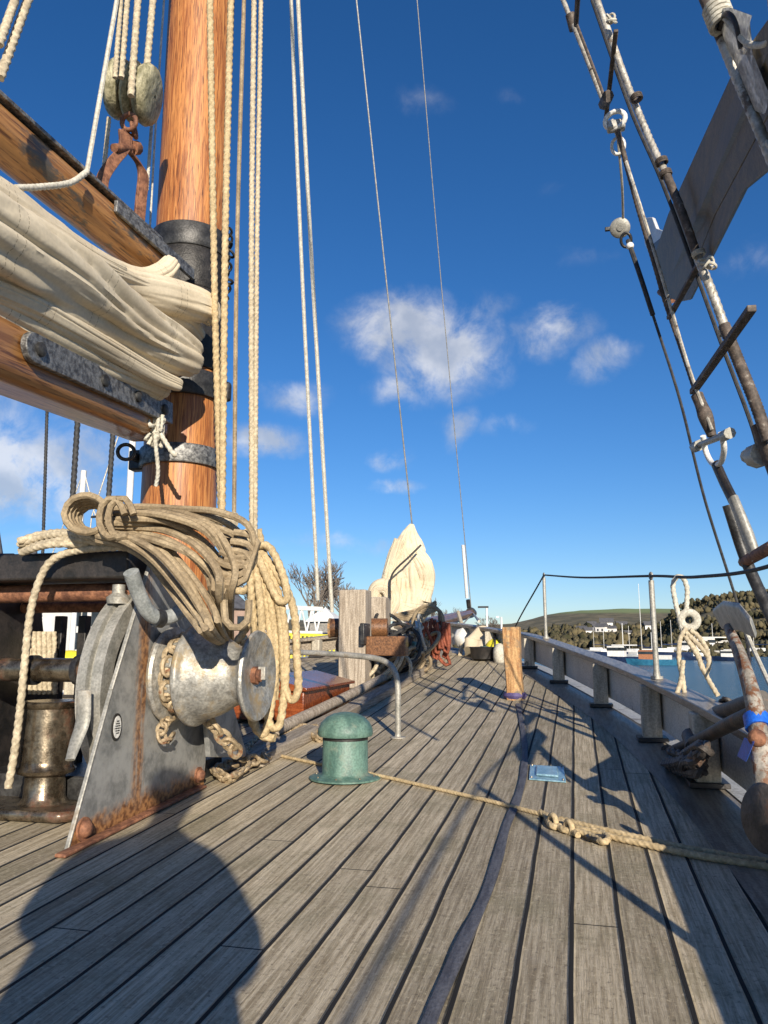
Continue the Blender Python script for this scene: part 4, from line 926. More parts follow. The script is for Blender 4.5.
# anchor chain
b = MB(); cp = [Vector((WX + .09, DY + math.cos(a) * .175, DZ + math.sin(a) * .175)) for a in [R(x) for x in (60, 90, 120, 150, 180, 205, 225)]]
cp += [PX(204, 715, -1.80), PX(214, 728, -1.75), PX(228, 742, -1.7), PX(238, 754, -1.68)]
b.chainlinks(cp, .085, .0125)
tag(b.build('windlass_chain', 'chain'), 'cream coloured chain wrapped over the windlass gypsy and hanging down in front', 'chain')
b = MB(); cz = [G(x, y, .03) for x, y in ((236, 762), (215, 772), (230, 778), (250, 765), (268, 742), (285, 735), (300, 733), (322, 738), (350, 728))]
b.chainlinks(cz, .08, .012); b.chainlinks([c + Vector((.05, .08, .03)) for c in cz[:2:-1]] + [c + Vector((-.06, .02, .045)) for c in cz[3:7]], .08, .012)
tag(b.build('anchor_chain', 'chain'), 'rusty cream coloured anchor chain heaped on deck between the windlass and the vent', 'chain')
b = MB(); b.chainlinks([PX(172, 716, -1.9), PX(165, 722, -1.9), PX(160, 735, -1.9), PX(166, 742, -1.88), PX(173, 735, -1.88)], .06, .009)
tag(b.build('short_chain', 'chain'), 'short loose loop of small chain hanging on the windlass cheek under the drum', 'chain')

# ------------------------------------------------------------------ rope coils
def multi(name, m, label, strands, r, kind='rope', catn='rope coil'):
    b = MB()
    for s in strands: (b.rope if kind == 'rope' else b.cord)(s, r)
    return tag(b.build(name, m), label, catn)
random.seed(33)
def hank(ctrl, n, spread, r_t, Y0, dj=.05):
    """ctrl: list of (x, y, spreadpx). returns strands spread across the ribbon in pixels"""
    res = []
    for k in range(n):
        s = (k + .5) / n * 2 - 1; off = random.uniform(-.12, .12); lay = random.uniform(-dj, dj); pts = []
        for i, (x, y, w_) in enumerate(ctrl):
            x0, y0, _ = ctrl[max(i - 1, 0)]; x1, y1, _ = ctrl[min(i + 1, len(ctrl) - 1)]; dx, dy = x1 - x0, y1 - y0; L = math.hypot(dx, dy) or 1
            q = (s + off) * w_ + random.uniform(-1.5, 1.5); pts.append(PY(x - dy / L * q, y + dx / L * q, Y0 + lay + .05 * math.sin(i * 1.3 + k)))
        res.append(pts)
    return res
YR = 3.0
brown = []
brown += hank([(100, 522, 12), (130, 522, 16), (165, 525, 19), (200, 540, 22), (222, 570, 17), (222, 600, 9)], 9, 1, .013, YR)
brown += hank([(98, 532, 8), (125, 535, 12), (155, 552, 13), (180, 580, 14), (200, 610, 13), (214, 632, 8)], 5, 1, .013, YR - .03)
brown += hank([(105, 515, 7), (140, 512, 7), (180, 515, 8), (215, 522, 12), (240, 535, 14), (248, 560, 9), (235, 575, 5)], 4, 1, .013, YR + .04)
for st_ in brown:
    if len(st_) == 6: st_.append(PY(232, 652, 4.05)); st_.append(PY(236, 690, 4.1))
for k in range(5):   # end loops at the left
    c = (86 + k * 2, 514 + k * 1.2); rx, ry = 22 - k * 1.5, 19 - k * 1.5
    brown.append([PY(c[0] + rx * math.cos(a), c[1] + ry * math.sin(a), YR - .06 + .03 * k) for a in [R(x) for x in (20, -30, -80, -130, -180, -230, -280, -320)]])
for k in range(2): brown.append([PY(112 + k * 9 + 13 * math.cos(a), 518 + 20 * math.sin(a), YR - .11) for a in [R(x) for x in (60, 110, 160, 210, 260, 300, 350)]])
for k in range(4): brown.append([PY(238 + 20 * math.cos(a) - k * 3, 545 + k * 9 + 13 * math.sin(a), YR - .02) for a in [R(x) for x in (-100, -50, 0, 50, 100, 150)]])
brown.append([PY(x, y, YR - .05) for x, y in ((224, 600), (226, 622), (236, 628), (247, 622), (249, 600))])
multi('brown_rope_coil', 'rope_brown', 'heavy coil of smooth tan brown rope draped over the windlass top', brown, .0155, 'cord')
pale = hank([(20, 548, 8), (45, 540, 8), (75, 538, 7), (110, 543, 6), (150, 545, 8)], 4, 1, .014, 3.12, .03)
pale.append([PY(x, y, 3.1) for x, y in ((140, 546), (100, 548), (70, 552), (50, 562), (38, 584), (30, 615), (25, 660), (20, 710), (14, 755), (8, 788))])
pale += hank([(170, 520, 5), (200, 518, 5), (236, 520, 5)], 2, 1, .014, 3.1, .02)
multi('pale_mooring_rope', 'rope', 'cream three strand rope laid along the windlass beam with one end hanging to the deck', pale, .017)
YL = 3.95; yel = []
random.seed(8)
yel += hank([(252, 530, 6), (256, 560, 12), (262, 600, 15), (266, 650, 13), (268, 700, 10)], 4, 1, .016, YL)
for (x0, xb, yb) in ((262, 255, 733), (272, 268, 728), (283, 285, 700)):
    yel.append([PY(x, y, YL - .03) for x, y in ((250, 545), (x0 - 6, 600), (x0, 660), (xb, yb - 14), (xb + 6, yb), (xb + 13, yb - 10), (x0 + 14, 660), (x0 + 8, 600), (258, 545))])
yel.append([PY(x, y, YL - .06) for x, y in ((256, 545), (270, 548), (283, 575), (287, 598), (279, 600), (268, 580), (258, 556))])
yel.append([PY(x, y, YL - .02) for x, y in ((222, 535), (238, 548), (252, 575), (253, 610), (238, 640), (222, 650))])
yel.append([PY(x, y, YL + .06) for x, y in ((212, 618), (222, 640), (228, 655))]); yel.append([PY(x, y, YL - .04) for x, y in ((205, 560), (222, 585), (246, 590), (252, 570), (236, 552))])
yel.append([PY(x, y, YL - .01) for x, y in ((244, 640), (248, 680), (250, 715), (262, 735), (275, 738))])
multi('yellow_rope_coil', 'rope_yellow', 'hanging loops of golden three strand rope right of the warping drum', yel, .021)
yl2 = []
for k in range(6): x = 29 + k * 5; yl2.append([PY(x, 632, 3.7), PY(x + .5, 660, 3.68), PY(x + 1, 694, 3.7)])
multi('hanging_rope_falls', 'rope', 'row of short pale rope falls hanging inside the windlass frame', yl2, .014)

# ------------------------------------------------------------------ foredeck things
# mushroom vent
q = G(345, 778); k = tdepth(q) / F; t = thing('mushroom_vent', 'green painted mushroom ventilator with domed cap standing on the deck', 'ventilator', q)
MB().lathe([(0, 36 * k), (.008, 36 * k), (.014, 33 * k), (.02, 25 * k), (.03, 23 * k), (50 * k, 22.5 * k), (50 * k, .01)], q, seg=44).build('pipe', 'green_paint', t)
MB().lathe([(44 * k, 23 * k), (41 * k, 27 * k), (43 * k, 28 * k), (48 * k, 27.4 * k), (54 * k, 24.5 * k), (59 * k, 19.5 * k), (62.5 * k, 12.5 * k), (64 * k, 5 * k), (64.3 * k, .001)], q, seg=44).build('cap', 'green_paint', t)
MB().lathe([(37.5 * k, 22.9 * k), (43.5 * k, 23 * k)], q, seg=44).build('gap_shade_ring', 'black_paint', t)  # black ring paints in the shade in the gap under the cap
b = MB(); 
for a in range(8): b.lathe([(.014, .007), (.02, .006), (.021, .001)], q + Vector((math.cos(a * .785) * 30 * k, math.sin(a * .785) * 30 * k, 0)), seg=10)
b.build('screws', 'bronze', t)
# rope across the deck
pA = [G(x, y, .012) for x, y in ((282, 756), (315, 763), (372, 774), (430, 787), (490, 801), (545, 815))]
b = MB(); b.rope(pA, .0095)
pk = [G(x, y, .018) for x, y in ((540, 812), (551, 818), (562, 829), (575, 831), (590, 835), (603, 842), (608, 838), (600, 832), (584, 830), (560, 822), (547, 816), (552, 826), (566, 827), (578, 835))]; b.rope(pk, .0125)
for dx in (0, 5): b.rope([G(x, y + dx, .016) for x, y in ((560, 819), (600, 829), (640, 838), (690, 849), (768, 862), (860, 878))], .013)
b.torus(G(553, 822, .025), (.9, .5, 0), .028, .012, 14, 8); b.torus(G(569, 828, .025), (.9, .5, 0), .026, .012, 14, 8)
rp = b.build('deck_rope', 'rope_yellow'); tag(rp, 'long rope stretched across the deck planks with a knot and eye in it', 'rope')
MB().torus(G(598, 838, .018), (0, 0, 1), .03, .009, 18, 8, sx=1.4, xdir=(.8, -.3, 0)).build('thimble', 'iron', rp)
# flat blue hose
hp_ = [G(x, y, .006) for x, y in ((518, 704), (522, 725), (525, 750), (523, 778), (517, 800), (506, 828), (498, 858), (487, 892), (472, 925), (454, 965), (437, 1003), (421, 1045), (396, 1110))]
hq = cat(hp_, 90); b = MB(); v = []; random.seed(2)
for i, p in enumerate(hq):
    d = (hq[min(i + 1, 90)] - hq[max(i - 1, 0)]).normalized(); n_ = Vector((d.y, -d.x, 0)); wv = .0185 + .0015 * math.sin(i * .5); lift = .001 + .008 * max(0, noise.noise((i * .16, 2, 0))) 
    z = zd(p.y) + .004
    for (o_, h_) in ((-wv, 0), (-wv, lift + .005), (-wv * .8, lift + .007), (0, lift + .006), (wv * .8, lift + .007), (wv, lift + .005), (wv, 0)): v.append(Vector((p.x, p.y, z)) + n_ * o_ + Vector((0, 0, h_)))
b.add(v, [(i * 7 + j, i * 7 + (j + 1) % 7, (i + 1) * 7 + (j + 1) % 7, (i + 1) * 7 + j) for i in range(90) for j in range(7)] + [tuple(range(7)), tuple(90 * 7 + j for j in range(7))], None, True)
tag(b.build('flat_hose', 'hose_blue'), 'flat bluish grey hose lying along the deck from the split timber post', 'hose')
# split timber post
q = G(515, 699); k = tdepth(q) / F; t = thing('timber_post', 'short split orange timber post wedged upright on the foredeck', 'post', q)
b = MB(); b.tube([q + Vector((0, 0, -.01)), q + Vector((0, 0, 18 * k)), q + Vector((-.01, 0, 45 * k)), q + Vector((-.015, 0, 71 * k))], [9.6 * k, 9.2 * k, 9.6 * k, 10.4 * k], 24, n=30, fn=lambda a, s: sq(a, s) * (1 + .08 * noise.noise((math.cos(a) * 2, math.sin(a) * 2, s * 5)) + .10 * noise.noise((math.cos(a) * 5, math.sin(a) * 5, s * 3))), flat=(1.12, .95)); b.build('timber', 'post_wood', t)
MB().lathe([(.005, 10.5 * k), (.03, 12 * k), (.06, 10.8 * k), (.06, 9 * k)], q, seg=20).build('strap', 'purple_strap', t)
# blue deck fitting
ct = [G(x, y, .003) for x, y in ((530, 766), (564, 768), (566, 783), (529, 780))]; t = thing('deck_plate', 'small pale blue deck fitting with raised centre set in the planks', 'deck fitting', G(547, 774))
MB().prism(ct, (0, 0, .008)).build('frame', 'bluegrey', t, bevel=.003); c = sum(ct, Vector()) / 4
MB().prism([c + (p - c) * .62 + Vector((.0, 0, .009)) for p in ct], (0, 0, .012)).build('lens', 'tape_blue' if 0 else 'bluegrey', t, bevel=.006)
b = MB()
for p in ct: b.lathe([(.01, .006), (.014, .005), (.0145, .001)], c + (p - c) * .86, seg=10)
b.build('screws', 'bronze', t)
# long coaming timber
a0 = Vector((-1.87, 4.35, 0)); a1 = Vector((-1.80, 11.0, 0))
b = MB(); v = []; N = 40
for i in range(N + 1):
    y = a0.y + (a1.y - a0.y) * i / N; x = a0.x + (a1.x - a0.x) * i / N; z = zd(y)
    for dx, dz in ((-.07, .002), (.07, .002), (.07, .075), (-.07, .075)): v.append((x + dx, y, z + dz))
b.add(v, [(i * 4 + j, i * 4 + (j + 1) % 4, (i + 1) * 4 + (j + 1) % 4, (i + 1) * 4 + j) for i in range(N) for j in range(4)] + [(0, 1, 2, 3), (N * 4, N * 4 + 1, N * 4 + 2, N * 4 + 3)])
tag(b.build('deck_coaming', 'wood_grey', bevel=.008), 'long low weathered timber beam on deck running from the windlass to the bow', 'beam')
# spar lying beside it
pp_ = [Vector((-1.99, 5.0 + i * .7, zd(5.0 + i * .7) + .10)) for i in range(0, 8)]
b = MB().tube(pp_, .042, 14); tag(b.build('deck_spar', 'wood_grey_z'), 'pale round pole lying along the deck beam beyond the vent', 'pole')
# galvanised hoop
q = G(398, 738); t = thing('pipe_hoop', 'galvanised pipe hoop rail bent over the deck beam beside the vent', 'rail', q)
kk = tdepth(q) / F; hz = zpix(q, 655); e = Vector((q.x - 1.4, q.y + .4, hz + .02))
MB().tube([q, q + Vector((0, 0, .2)), Vector((q.x, q.y, hz - .22)), Vector((q.x - .02, q.y, hz - .12)), Vector((q.x - .09, q.y + .02, hz - .05)), Vector((q.x - .25, q.y + .06, hz - .015)), (q + e) / 2 + Vector((0, 0, (hz - q.z) / 2)), e, e + Vector((-.1, 0, -.05)), Vector((e.x - .15, e.y, zd(e.y)))], .021, 12, n=60).build('pipe', 'galv', t)
MB().lathe([(0, .055), (.008, .055), (.012, .024), (.03, .022)], q, seg=16).build('foot', 'galv', t)
# mahogany box
fx0, fx1 = -2.75, -2.06; y0, y1 = 5.75, 7.0; z0 = zd(6.3)
t = thing('mahogany_box', 'varnished mahogany deck box with pitched lid behind the hanging ropes', 'box', ((fx0 + fx1) / 2, (y0 + y1) / 2, z0))
MB().box(((fx0 + fx1) / 2, (y0 + y1) / 2, z0 + .11), (fx1 - fx0, y1 - y0, .22)).build('body', 'mahogany', t, bevel=.006)
xm = (fx0 + fx1) / 2; MB().prism([(fx0 - .04, y0 - .04, z0 + .222), (fx1 + .04, y0 - .04, z0 + .222), (fx1 + .04, y0 - .04, z0 + .245), (xm, y0 - .04, z0 + .34), (fx0 - .04, y0 - .04, z0 + .245)], (0, y1 - y0 + .08, 0)).build('lid', 'mahogany', t, bevel=.005)
MB().box((fx1 + .008, (y0 + y1) / 2, z0 + .04), (.016, y1 - y0 + .03, .05)).build('plinth', 'mahogany', t, bevel=.004)
# samson posts (bitts) with cross timber
t = thing('bitts', 'pair of tall weathered wooden bitts with a dark cross timber and round log end', 'bitts', (CL, 7.9, zd(7.9)))
zt = zpix(PY(355, 650, 7.9), 590)
pq = [PY(x, 690, 7.9).x for x in (339, 368)]
MB().box(((pq[0] + pq[1]) / 2, 7.95, (zd(7.9) + zt) / 2), (pq[1] - pq[0] - .02, .26, zt - zd(7.9))).build('post', 'wood_grey_z', t, bevel=.015)
MB().box(((pq[0] + pq[1]) / 2 + .05, 8.6, (zd(8.6) + zt) / 2 - .02), (pq[1] - pq[0], .26, zt - zd(8.6) - .04)).build('post', 'wood_grey_z', t, bevel=.015)
c = PY(331, 628, 8.2); MB().tube([c, c + Vector((.62, .1, .0))], .105, 20).build('cross_log', 'spar_dark', t); MB().tube([c + Vector((-.02, -.003, 0)), c + Vector((.005, 0, 0))], .108, 20).build('log_end', 'post_wood', t)
MB().box(PY(385, 646, 7.8) + Vector((0, .1, 0)), (.42, .16, .2)).build('knee', 'spar_dark', t, bevel=.01)
MB().box(PY(365, 634, 7.85), (.05, .24, .22)).build('iron_strap', 'iron', t, bevel=.01)

# bowsprit
b0 = Vector((CL, 8.1, zd(8.1) + .42)); b1 = bsd[0] + Vector((0, .3, -.06)); t = thing('bowsprit', 'long dark brown bowsprit pointing forward over the bow beneath the bundled headsail', 'bowsprit', b0)
MB().tube([b0.lerp(b1, i / 24) for i in range(25)], [.15 - .055 * i / 24 for i in range(25)], 20).build('spar', 'spar_dark', t)
MB().tube([b1 - Vector((0, .5, .02)), b1 - Vector((0, .35, 0))], .12, 16).build('band', 'iron', t)
b = MB(); b.cord([b1, Vector((CL + .4, 12.3, zd(12) + .1))], .015); b.cord([b1, Vector((CL - .4, 12.3, zd(12) + .1))], .015); b.cord([b1, Vector((CL + 1.1, 10.7, zd(10.7) + .5))], .02); b.build('guy', 'wire', t)
# headsail bundle
t0 = 11.2; kx = t0 / F
tag_b = MB()
def cloth(b, spec, t_, seed, flat=(1, 1), wr=.15):
    pts = [P(x, y, t_ + d) for (x, y, r, d) in spec]; rs = [s[2] * (t_) / F for s in spec]
    def fn(a, s): c, q = math.cos(a), math.sin(a); return 1.06 + wr * 1.2 * noise.noise((c * 1.8 + seed, q * 1.8, s * 2)) - 3.2 * wr * max(0, .2 - abs(noise.noise((c * 3.2 + seed, q * 3.2, s * 1.1)))) - 2.6 * wr * max(0, .16 - abs(noise.noise((c * 6 + seed, q * 6, s * 2.6))))
    b.tube(pts, rs, 110, n=90, fn=fn, flat=flat)
cloth(tag_b, [(412, 524, 2, 0), (410, 534, 8, 0), (409, 548, 15, 0), (407, 568, 17, 0), (408, 588, 20, 0), (407, 602, 22, 0), (402, 612, 20, 0)], t0, 1)
cloth(tag_b, [(401, 540, 7, -.12), (396, 556, 8, -.12), (392, 572, 8, -.12), (388, 588, 8, -.12)], t0, 2)
cloth(tag_b, [(412, 552, 10, -.1), (420, 566, 12, -.1), (424, 580, 10, -.1), (418, 598, 12, -.1)], t0, 3)
cloth(tag_b, [(376, 614, 6, -.25), (374, 600, 7, -.25), (378, 588, 7, -.27), (388, 588, 8, -.3), (392, 600, 8, -.3), (386, 612, 9, -.3)], t0, 4)
hs_ = tag_b.build('bundled_headsail', 'canvas'); tag(hs_, 'cream headsail gathered in a tall crumpled bundle on its stay above the bowsprit', 'sail')
b = MB(); b.cord([P(390, 600, t0 - .5), P(392, 575, t0 - .5), P(410, 556, t0 - .55), P(421, 545, t0 - .5)], .014); b.build('sail_tie', 'rope_black', hs_)
# rope clutter on the foredeck
random.seed(12)
def tangle(name, m, label, c, w_, d_, h_, n, r_, catn='rope coil', seed=1, hang_=False):
    random.seed(seed); b = MB()
    for i in range(n):
        cc = c + Vector((random.uniform(-1, 1) * w_, random.uniform(-1, 1) * d_, random.uniform(0, h_)))
        if hang_: b.cord([cc + Vector((0, 0, h_)), cc + Vector((random.uniform(-.1, .1), 0, h_ * .4)), cc + Vector((.03, 0, 0)), cc + Vector((.07, 0, h_ * .1)), cc + Vector((random.uniform(-.1, .15), 0, h_ * .95))], r_)
        else: b.torus(cc, (random.uniform(-.9, .9), random.uniform(-1, .2), random.uniform(.1, 1)), random.uniform(.4, 1) * min(w_, .28), r_, 18, 6)
    return tag(b.build(name, m), label, catn)
tangle('red_rope_bundle', 'rope_red', 'bundle of rust red rope hanging in the middle of the foredeck beam', PY(436, 668, 9.3), .10, .1, .30, 12, .022, seed=3, hang_=True)
tangle('tarred_rope_heap', 'rope_brown', 'heap of old brown rope on the deck beam beside the bitts', PY(408, 668, 8.9), .22, .35, .28, 16, .022, seed=4)
tangle('grey_rope_heap', 'rope_white', 'tangle of pale grey rope under the bundled headsail', PY(416, 655, 9.6), .3, .35, .3, 14, .018, seed=5)
tangle('black_rope_heap', 'rope_black', 'dark tangle of lines between bitts and headsail', PY(386, 660, 8.6), .3, .3, .38, 16, .02, seed=6)
tangle('tan_rope_coil', 'rope', 'cream coil of rope low by the foot of the galvanised hoop', PY(374, 672, 8.3), .3, .2, .1, 6, .022, seed=9)
b = MB(); 
for k in range(5): b.tube([PY(395 - k, 622 - k * 1.5, 9.6), PY(420, 617 - k * 2, 9.7), PY(436, 610 - k * 2, 9.8)], .022, 6, n=10)
b.torus(PY(428, 622, 9.4), (.2, 1, 0), .2, .025, 20, 6); b.cord([PY(440, 612, 9.5), PY(441, 645, 9.5)], .03)
tag(b.build('bowsprit_lashings', 'rope_brown'), 'brown rope lashings gathered on the bowsprit just right of the headsail', 'rope')
t = thing('winch_bracket', 'dark green deck gear standing between the bitts and the red rope bundle', 'deck gear', PY(385, 672, 8.7))
c = PY(385, 665, 8.7); MB().box(c + Vector((0, 0, .12)), (.16, .2, .5)).build('frame', 'black_paint', t, bevel=.02); MB().tube([c + Vector((-.25, 0, .22)), c + Vector((.3, .05, .25))], .07, 14).build('roller', 'iron', t); c2 = PY(412, 650, 9.0); MB().box(c2, (.12, .1, .2)).build('casing', 'green_paint', t, bevel=.02)
# bow clutter: white cloth, buoys
c = PY(484, 645, 11.0); b = MB(); b.tube([PY(479, 656, 10.9), PY(482, 645, 11), PY(486, 632, 11), PY(489, 628, 11)], [.22, .24, .14, .03], 28, n=20, fn=lambda a, s: 1 + .12 * math.sin(a * 5) + .1 * noise.noise((math.cos(a) * 2, math.sin(a) * 2, s * 4)))
tag(b.build('white_cover', 'canvas'), 'white canvas cover heaped at the bow beside the yellow buoy', 'cover')
b = MB().ball(PY(463, 638, 11.4), .13, nz=.2, sc_=(1, 1, 1.2)); tag(b.build('white_fender', 'white_paint'), 'small white fender at the bow left of the canvas cover', 'fender')
c = PY(495, 648, 10.6); t = thing('yellow_buoy', 'yellow round buoy with black bands on the bow deck left of the timber post', 'buoy', c - Vector((0, 0, .12)))
MB().ball(c, .13, sc_=(1, 1, .95)).build('float', 'yellow', t); MB().torus(c, (1, .1, 0), .125, .016, 24, 6).build('band', 'rope_black', t); MB().torus(c + Vector((0, 0, .15)), (1, 0, 0), .03, .01, 12, 6).build('eye', 'iron', t)
c = PY(484, 652, 10.5); t = thing('black_tub', 'black rimmed tub with green contents at the foot of the white cover', 'tub', c - Vector((0, 0, .1)))
MB().lathe([(-.1, .12), (-.09, .17), (.05, .19), (.06, .2), (.07, .19), (.06, .17), (.0, .16), (.0, .001)], c, seg=24).build('body', 'black_paint', t); MB().ball(c + Vector((0, 0, .03)), .1, nz=.3, sc_=(1.2, 1, .5)).build('contents', 'green_paint', t)
c = PY(500, 655, 10.3); b = MB().ball(c, .12, nz=.1, sc_=(.8, 1, 1.3)); tag(b.build('pale_yellow_fender', 'rope_white'), 'pale oval fender leaning against the left side of the timber post', 'fender')
b = MB(); b.cord([PY(458, 612, 12.5), PY(463, 632, 11.8), PY(460, 655, 11)], .03); tag(b.build('bow_line', 'rope'), 'pale line hanging from the bowsprit beside the small white fender', 'rope')
# lamp posts far ahead
for (x, yt, lb) in ((487.5, 607, 'thin lamp post seen just left of the timber post'), (502, 617, 'short white marker pole beside the timber post')):
    q = at_r(x, 645, 90); q.z = SEA; tz = at_r(x, yt, 90).z; t = thing('lamp_post', lb, 'lamp post', q); MB().tube([q, Vector((q.x, q.y, tz))], .12, 8).build('pole', 'white_paint', t); MB().box((q.x - .4, q.y, tz), (1.2 if yt < 610 else .3, .3, .2)).build('lamp_head', 'iron' if yt < 610 else 'white_paint', t)

# ------------------------------------------------------------------ starboard shrouds
def S(x, y, X): return PX(x, y, X)
def toward(a, x, y):   # point on the plane through base a and the hounds, seen at a pixel
    d = ray(x, y); n_ = (HOUND - a).cross(Vector((0, 1, 0))); k = (a - C0).dot(n_) / d.dot(n_); return C0 + d * k
sA = PX(768, 600, .86); S1 = lambda x, y: toward(sA, x, y)
sB = PX(768, 458, .80); S2 = lambda x, y: toward(sB, x, y)
sC = PX(768, 150, .52); S3 = lambda x, y: toward(sC, x, y)
t = thing('shroud', 'forward starboard shroud with shackle, left of the two long shrouds at the right', 'shroud', S1(780, 640), 'starboard shrouds')
up1 = S1(563, 0); e1 = up1 + (up1 - S1(606, 105)).normalized() * 6
MB().rope([e1, up1, S1(584, 52), S1(606, 108)], .013, .024, lobe=.06).build('wire', 'wire', t)
MB().rope([S1(617, 128), S1(636, 200), S1(655, 265), S1(665, 300), S1(682, 350), S1(697, 395)], .013, .024, lobe=.06).build('wire', 'served', t)
MB().cord([S1(612, 120), S1(632, 180), S1(660, 270), S1(688, 365), S1(712, 430)], .009).build('worming', 'wire', t)
MB().tube([S1(697, 395), S1(705, 415), S1(712, 436)], [.03, .034, .024], 12, n=12, fn=lambda a, s: 1 + .08 * math.sin(s * 300)).build('thimble_eye', 'served', t)
c = S1(713, 440)
sh_ = MB().tube([S1(703, 436), S1(706, 452), S1(713, 464), S1(721, 462), S1(724, 448), S1(721, 432)], .014, 10, n=30).build('shackle', 'white_paint', t)
MB().tube([S1(697, 446), S1(727, 434)], .016, 10).tube([S1(695, 447), S1(700, 445)], .03, 8).tube([S1(724, 436), S1(730, 433)], .026, 8).build('shackle_pin', 'galv', t)
MB().tube([S1(716, 464), S1(724, 482), S1(733, 500)], .036, 12, flat=(1, .6)).build('chainplate', 'black_paint', t)
MB().tube([S1(733, 498), S1(748, 535), S1(757, 560)], [.038, .042, .036], 12, flat=(1, .6)).build('chainplate', 'galv', t)
MB().tube([S1(728, 505), S1(746, 560), S1(775, 625), S1(790, 660)], .028, 12, n=16).build('lower_link', 'iron', t)
MB().tube([S1(744, 562), S1(775, 545)], .028, 10).build('clamp', 'rust', t)
# fittings at the mid eye
t2 = thing('seizing_fitting', 'white metal fitting and small shackle on the left shroud near the top', 'fitting', S1(616, 128))
MB().torus(S1(615, 120), (.3, 1, .3), .05, .013, 18, 8, sx=.8).build('ring', 'white_paint', t2)
MB().box(S1(616, 126), (.09, .05, .05)).build('body', 'galv', t2, bevel=.01); MB().torus(S1(618, 146), (.3, 1, .3), .032, .009, 16, 8, sx=1.3).build('shackle', 'white_paint', t2)
MB().tube([S1(604, 104), S1(608, 96)], .03, 8).build('seizing', 'served', t2); MB().tube([S1(570, 14), S1(574, 30)], .026, 8).build('seizing', 'served', t2)
# thin legs below the fitting
b = MB().cord([S1(618, 140), S1(622, 185), S1(623, 218)], .007); tag(b.build('thin_lanyard', 'rope_white'), 'thin white line from the fitting down to the round snatch block', 'line')
b = MB().cord([S1(580, -40), S1(576, 25)], .014); b.cord([S1(577, 25), S1(600, 85), S1(606, 104)], .008); tag(b.build('short_strop', 'served'), 'short dark strop beside the left shroud at the top of the photo', 'line')
# S2
t = thing('shroud', 'after starboard shroud, thick served wire with pale wrapping, second from the right edge', 'shroud', S2(790, 520), 'starboard shrouds')
up2 = S2(597, 0); e2 = up2 + (up2 - S2(640, 120)).normalized() * 6
MB().rope([e2, up2, S2(625, 78), S2(650, 140), S2(667, 176)], .016, .030, lobe=.07).build('wire', 'wire', t)
MB().tube([S2(667, 176), S2(683, 215), S2(697, 255)], .019, 12, n=20, fn=lambda a, s: 1 + .05 * math.sin(s * 420)).build('serving', 'served', t)
MB().rope([S2(697, 255), S2(712, 292), S2(724, 325)], .019, .032, lobe=.07).build('wire', 'wire', t)
MB().tube([S2(724, 325), S2(740, 365), S2(756, 405), S2(768, 440)], .024, 14, n=70, fn=lambda a, s: 1 + .06 * math.sin(s * 380)).build('serving', 'served', t)
b = MB(); b.cord([S2(592, 0), S2(630, 108), S2(662, 182), S2(695, 270), S2(722, 345), S2(750, 420), S2(760, 455)], .009); b.build('worming', 'rope_black', t)
for (x, y) in ((636, 96), (661, 160), (665, 172), (698, 252), (724, 330)):
    b = MB()
    for k in range(3): b.torus(S2(x + k * .6, y + k * 1.6), (up2 - S2(640, 120)), .024, .005, 14, 6)
    b.build('seizing', 'served' if y < 200 else 'rope_white', t)
MB().tube([S2(748, 456), S2(764, 452)], .034, 10).tube([S2(756, 456), S2(764, 453)], .055, 8).build('bolt', 'galv', t); MB().tube([S2(757, 425), S2(775, 475)], .04, 10, flat=(1, .6)).build('chainplate', 'served', t)
# knots
random.seed(17)
for (x, y, lb) in ((606, 20, 'small white lashing knot near the top of the after shroud'), (704, 264, 'white lashing knot on the after shroud in front of the light board')):
    b = MB()
    for k in range(4): b.torus(S2(x + 3, y) + Vector((random.uniform(-.015, .02), 0, random.uniform(-.015, .015))), (random.uniform(-1, 1), random.uniform(-1, 1), random.uniform(-1, 1)), .021, .006, 12, 6)
    tag(b.build('shroud_knot', 'rope_white'), lb, 'knot')
# S3
t = thing('shroud', 'nearest starboard shroud crossing the top right corner', 'shroud', S3(800, 230), 'starboard shrouds')
up3 = S3(705, 0); e3 = up3 + (up3 - S3(740, 80)).normalized() * 6
MB().tube([e3, up3, S3(722, 40)], .014, 10).build('wire', 'served', t); MB().rope([S3(722, 40), S3(740, 84), S3(768, 150), S3(800, 230), S3(850, 360)], .014, .026, lobe=.07).build('wire', 'wire', t)
t = thing('shroud_bracket', 'white metal bracket clamped on the shroud in the top right corner', 'bracket', S3(740, 90))
bx = lambda x, y, o_=0: S3(x, y) + Vector((0, -.02 - o_, 0))
MB().prism([bx(712, 14), bx(728, 12), bx(752, 20), bx(745, 36), bx(752, 60), bx(768, 100), bx(766, 112), bx(756, 108), bx(736, 60), bx(718, 34)], (.0, .035, 0)).build('plate', 'white_paint', t, bevel=.006)
b = MB(); b.tube([bx(716, 46, .02), bx(722, 30, .03), bx(732, 36, .03), bx(738, 62, .03)], .009, 8, n=20); b.build('u_bolt', 'black_paint', t)
b = MB()
for k in range(5): b.torus(S3(716 + k * 1.6, 8 + k * 4), (up3 - S3(740, 80)), .028, .008, 14, 6)
b.build('lashing', 'rope_white', t)
b = MB().tube([bx(720, 38, .05), bx(724, 46, .06), bx(740, 66, .06), bx(758, 68, .06), bx(766, 50, .05), bx(764, 20, .05), bx(770, -10, .04)], .008, 8, n=50); b.tube([bx(738, 112, .04), bx(750, 140, .04), bx(772, 172, .04)], .007, 8, n=20)
tag(b.build('white_cable', 'rope_white'), 'thin white electric cable looping over the bracket in the top right corner', 'cable')
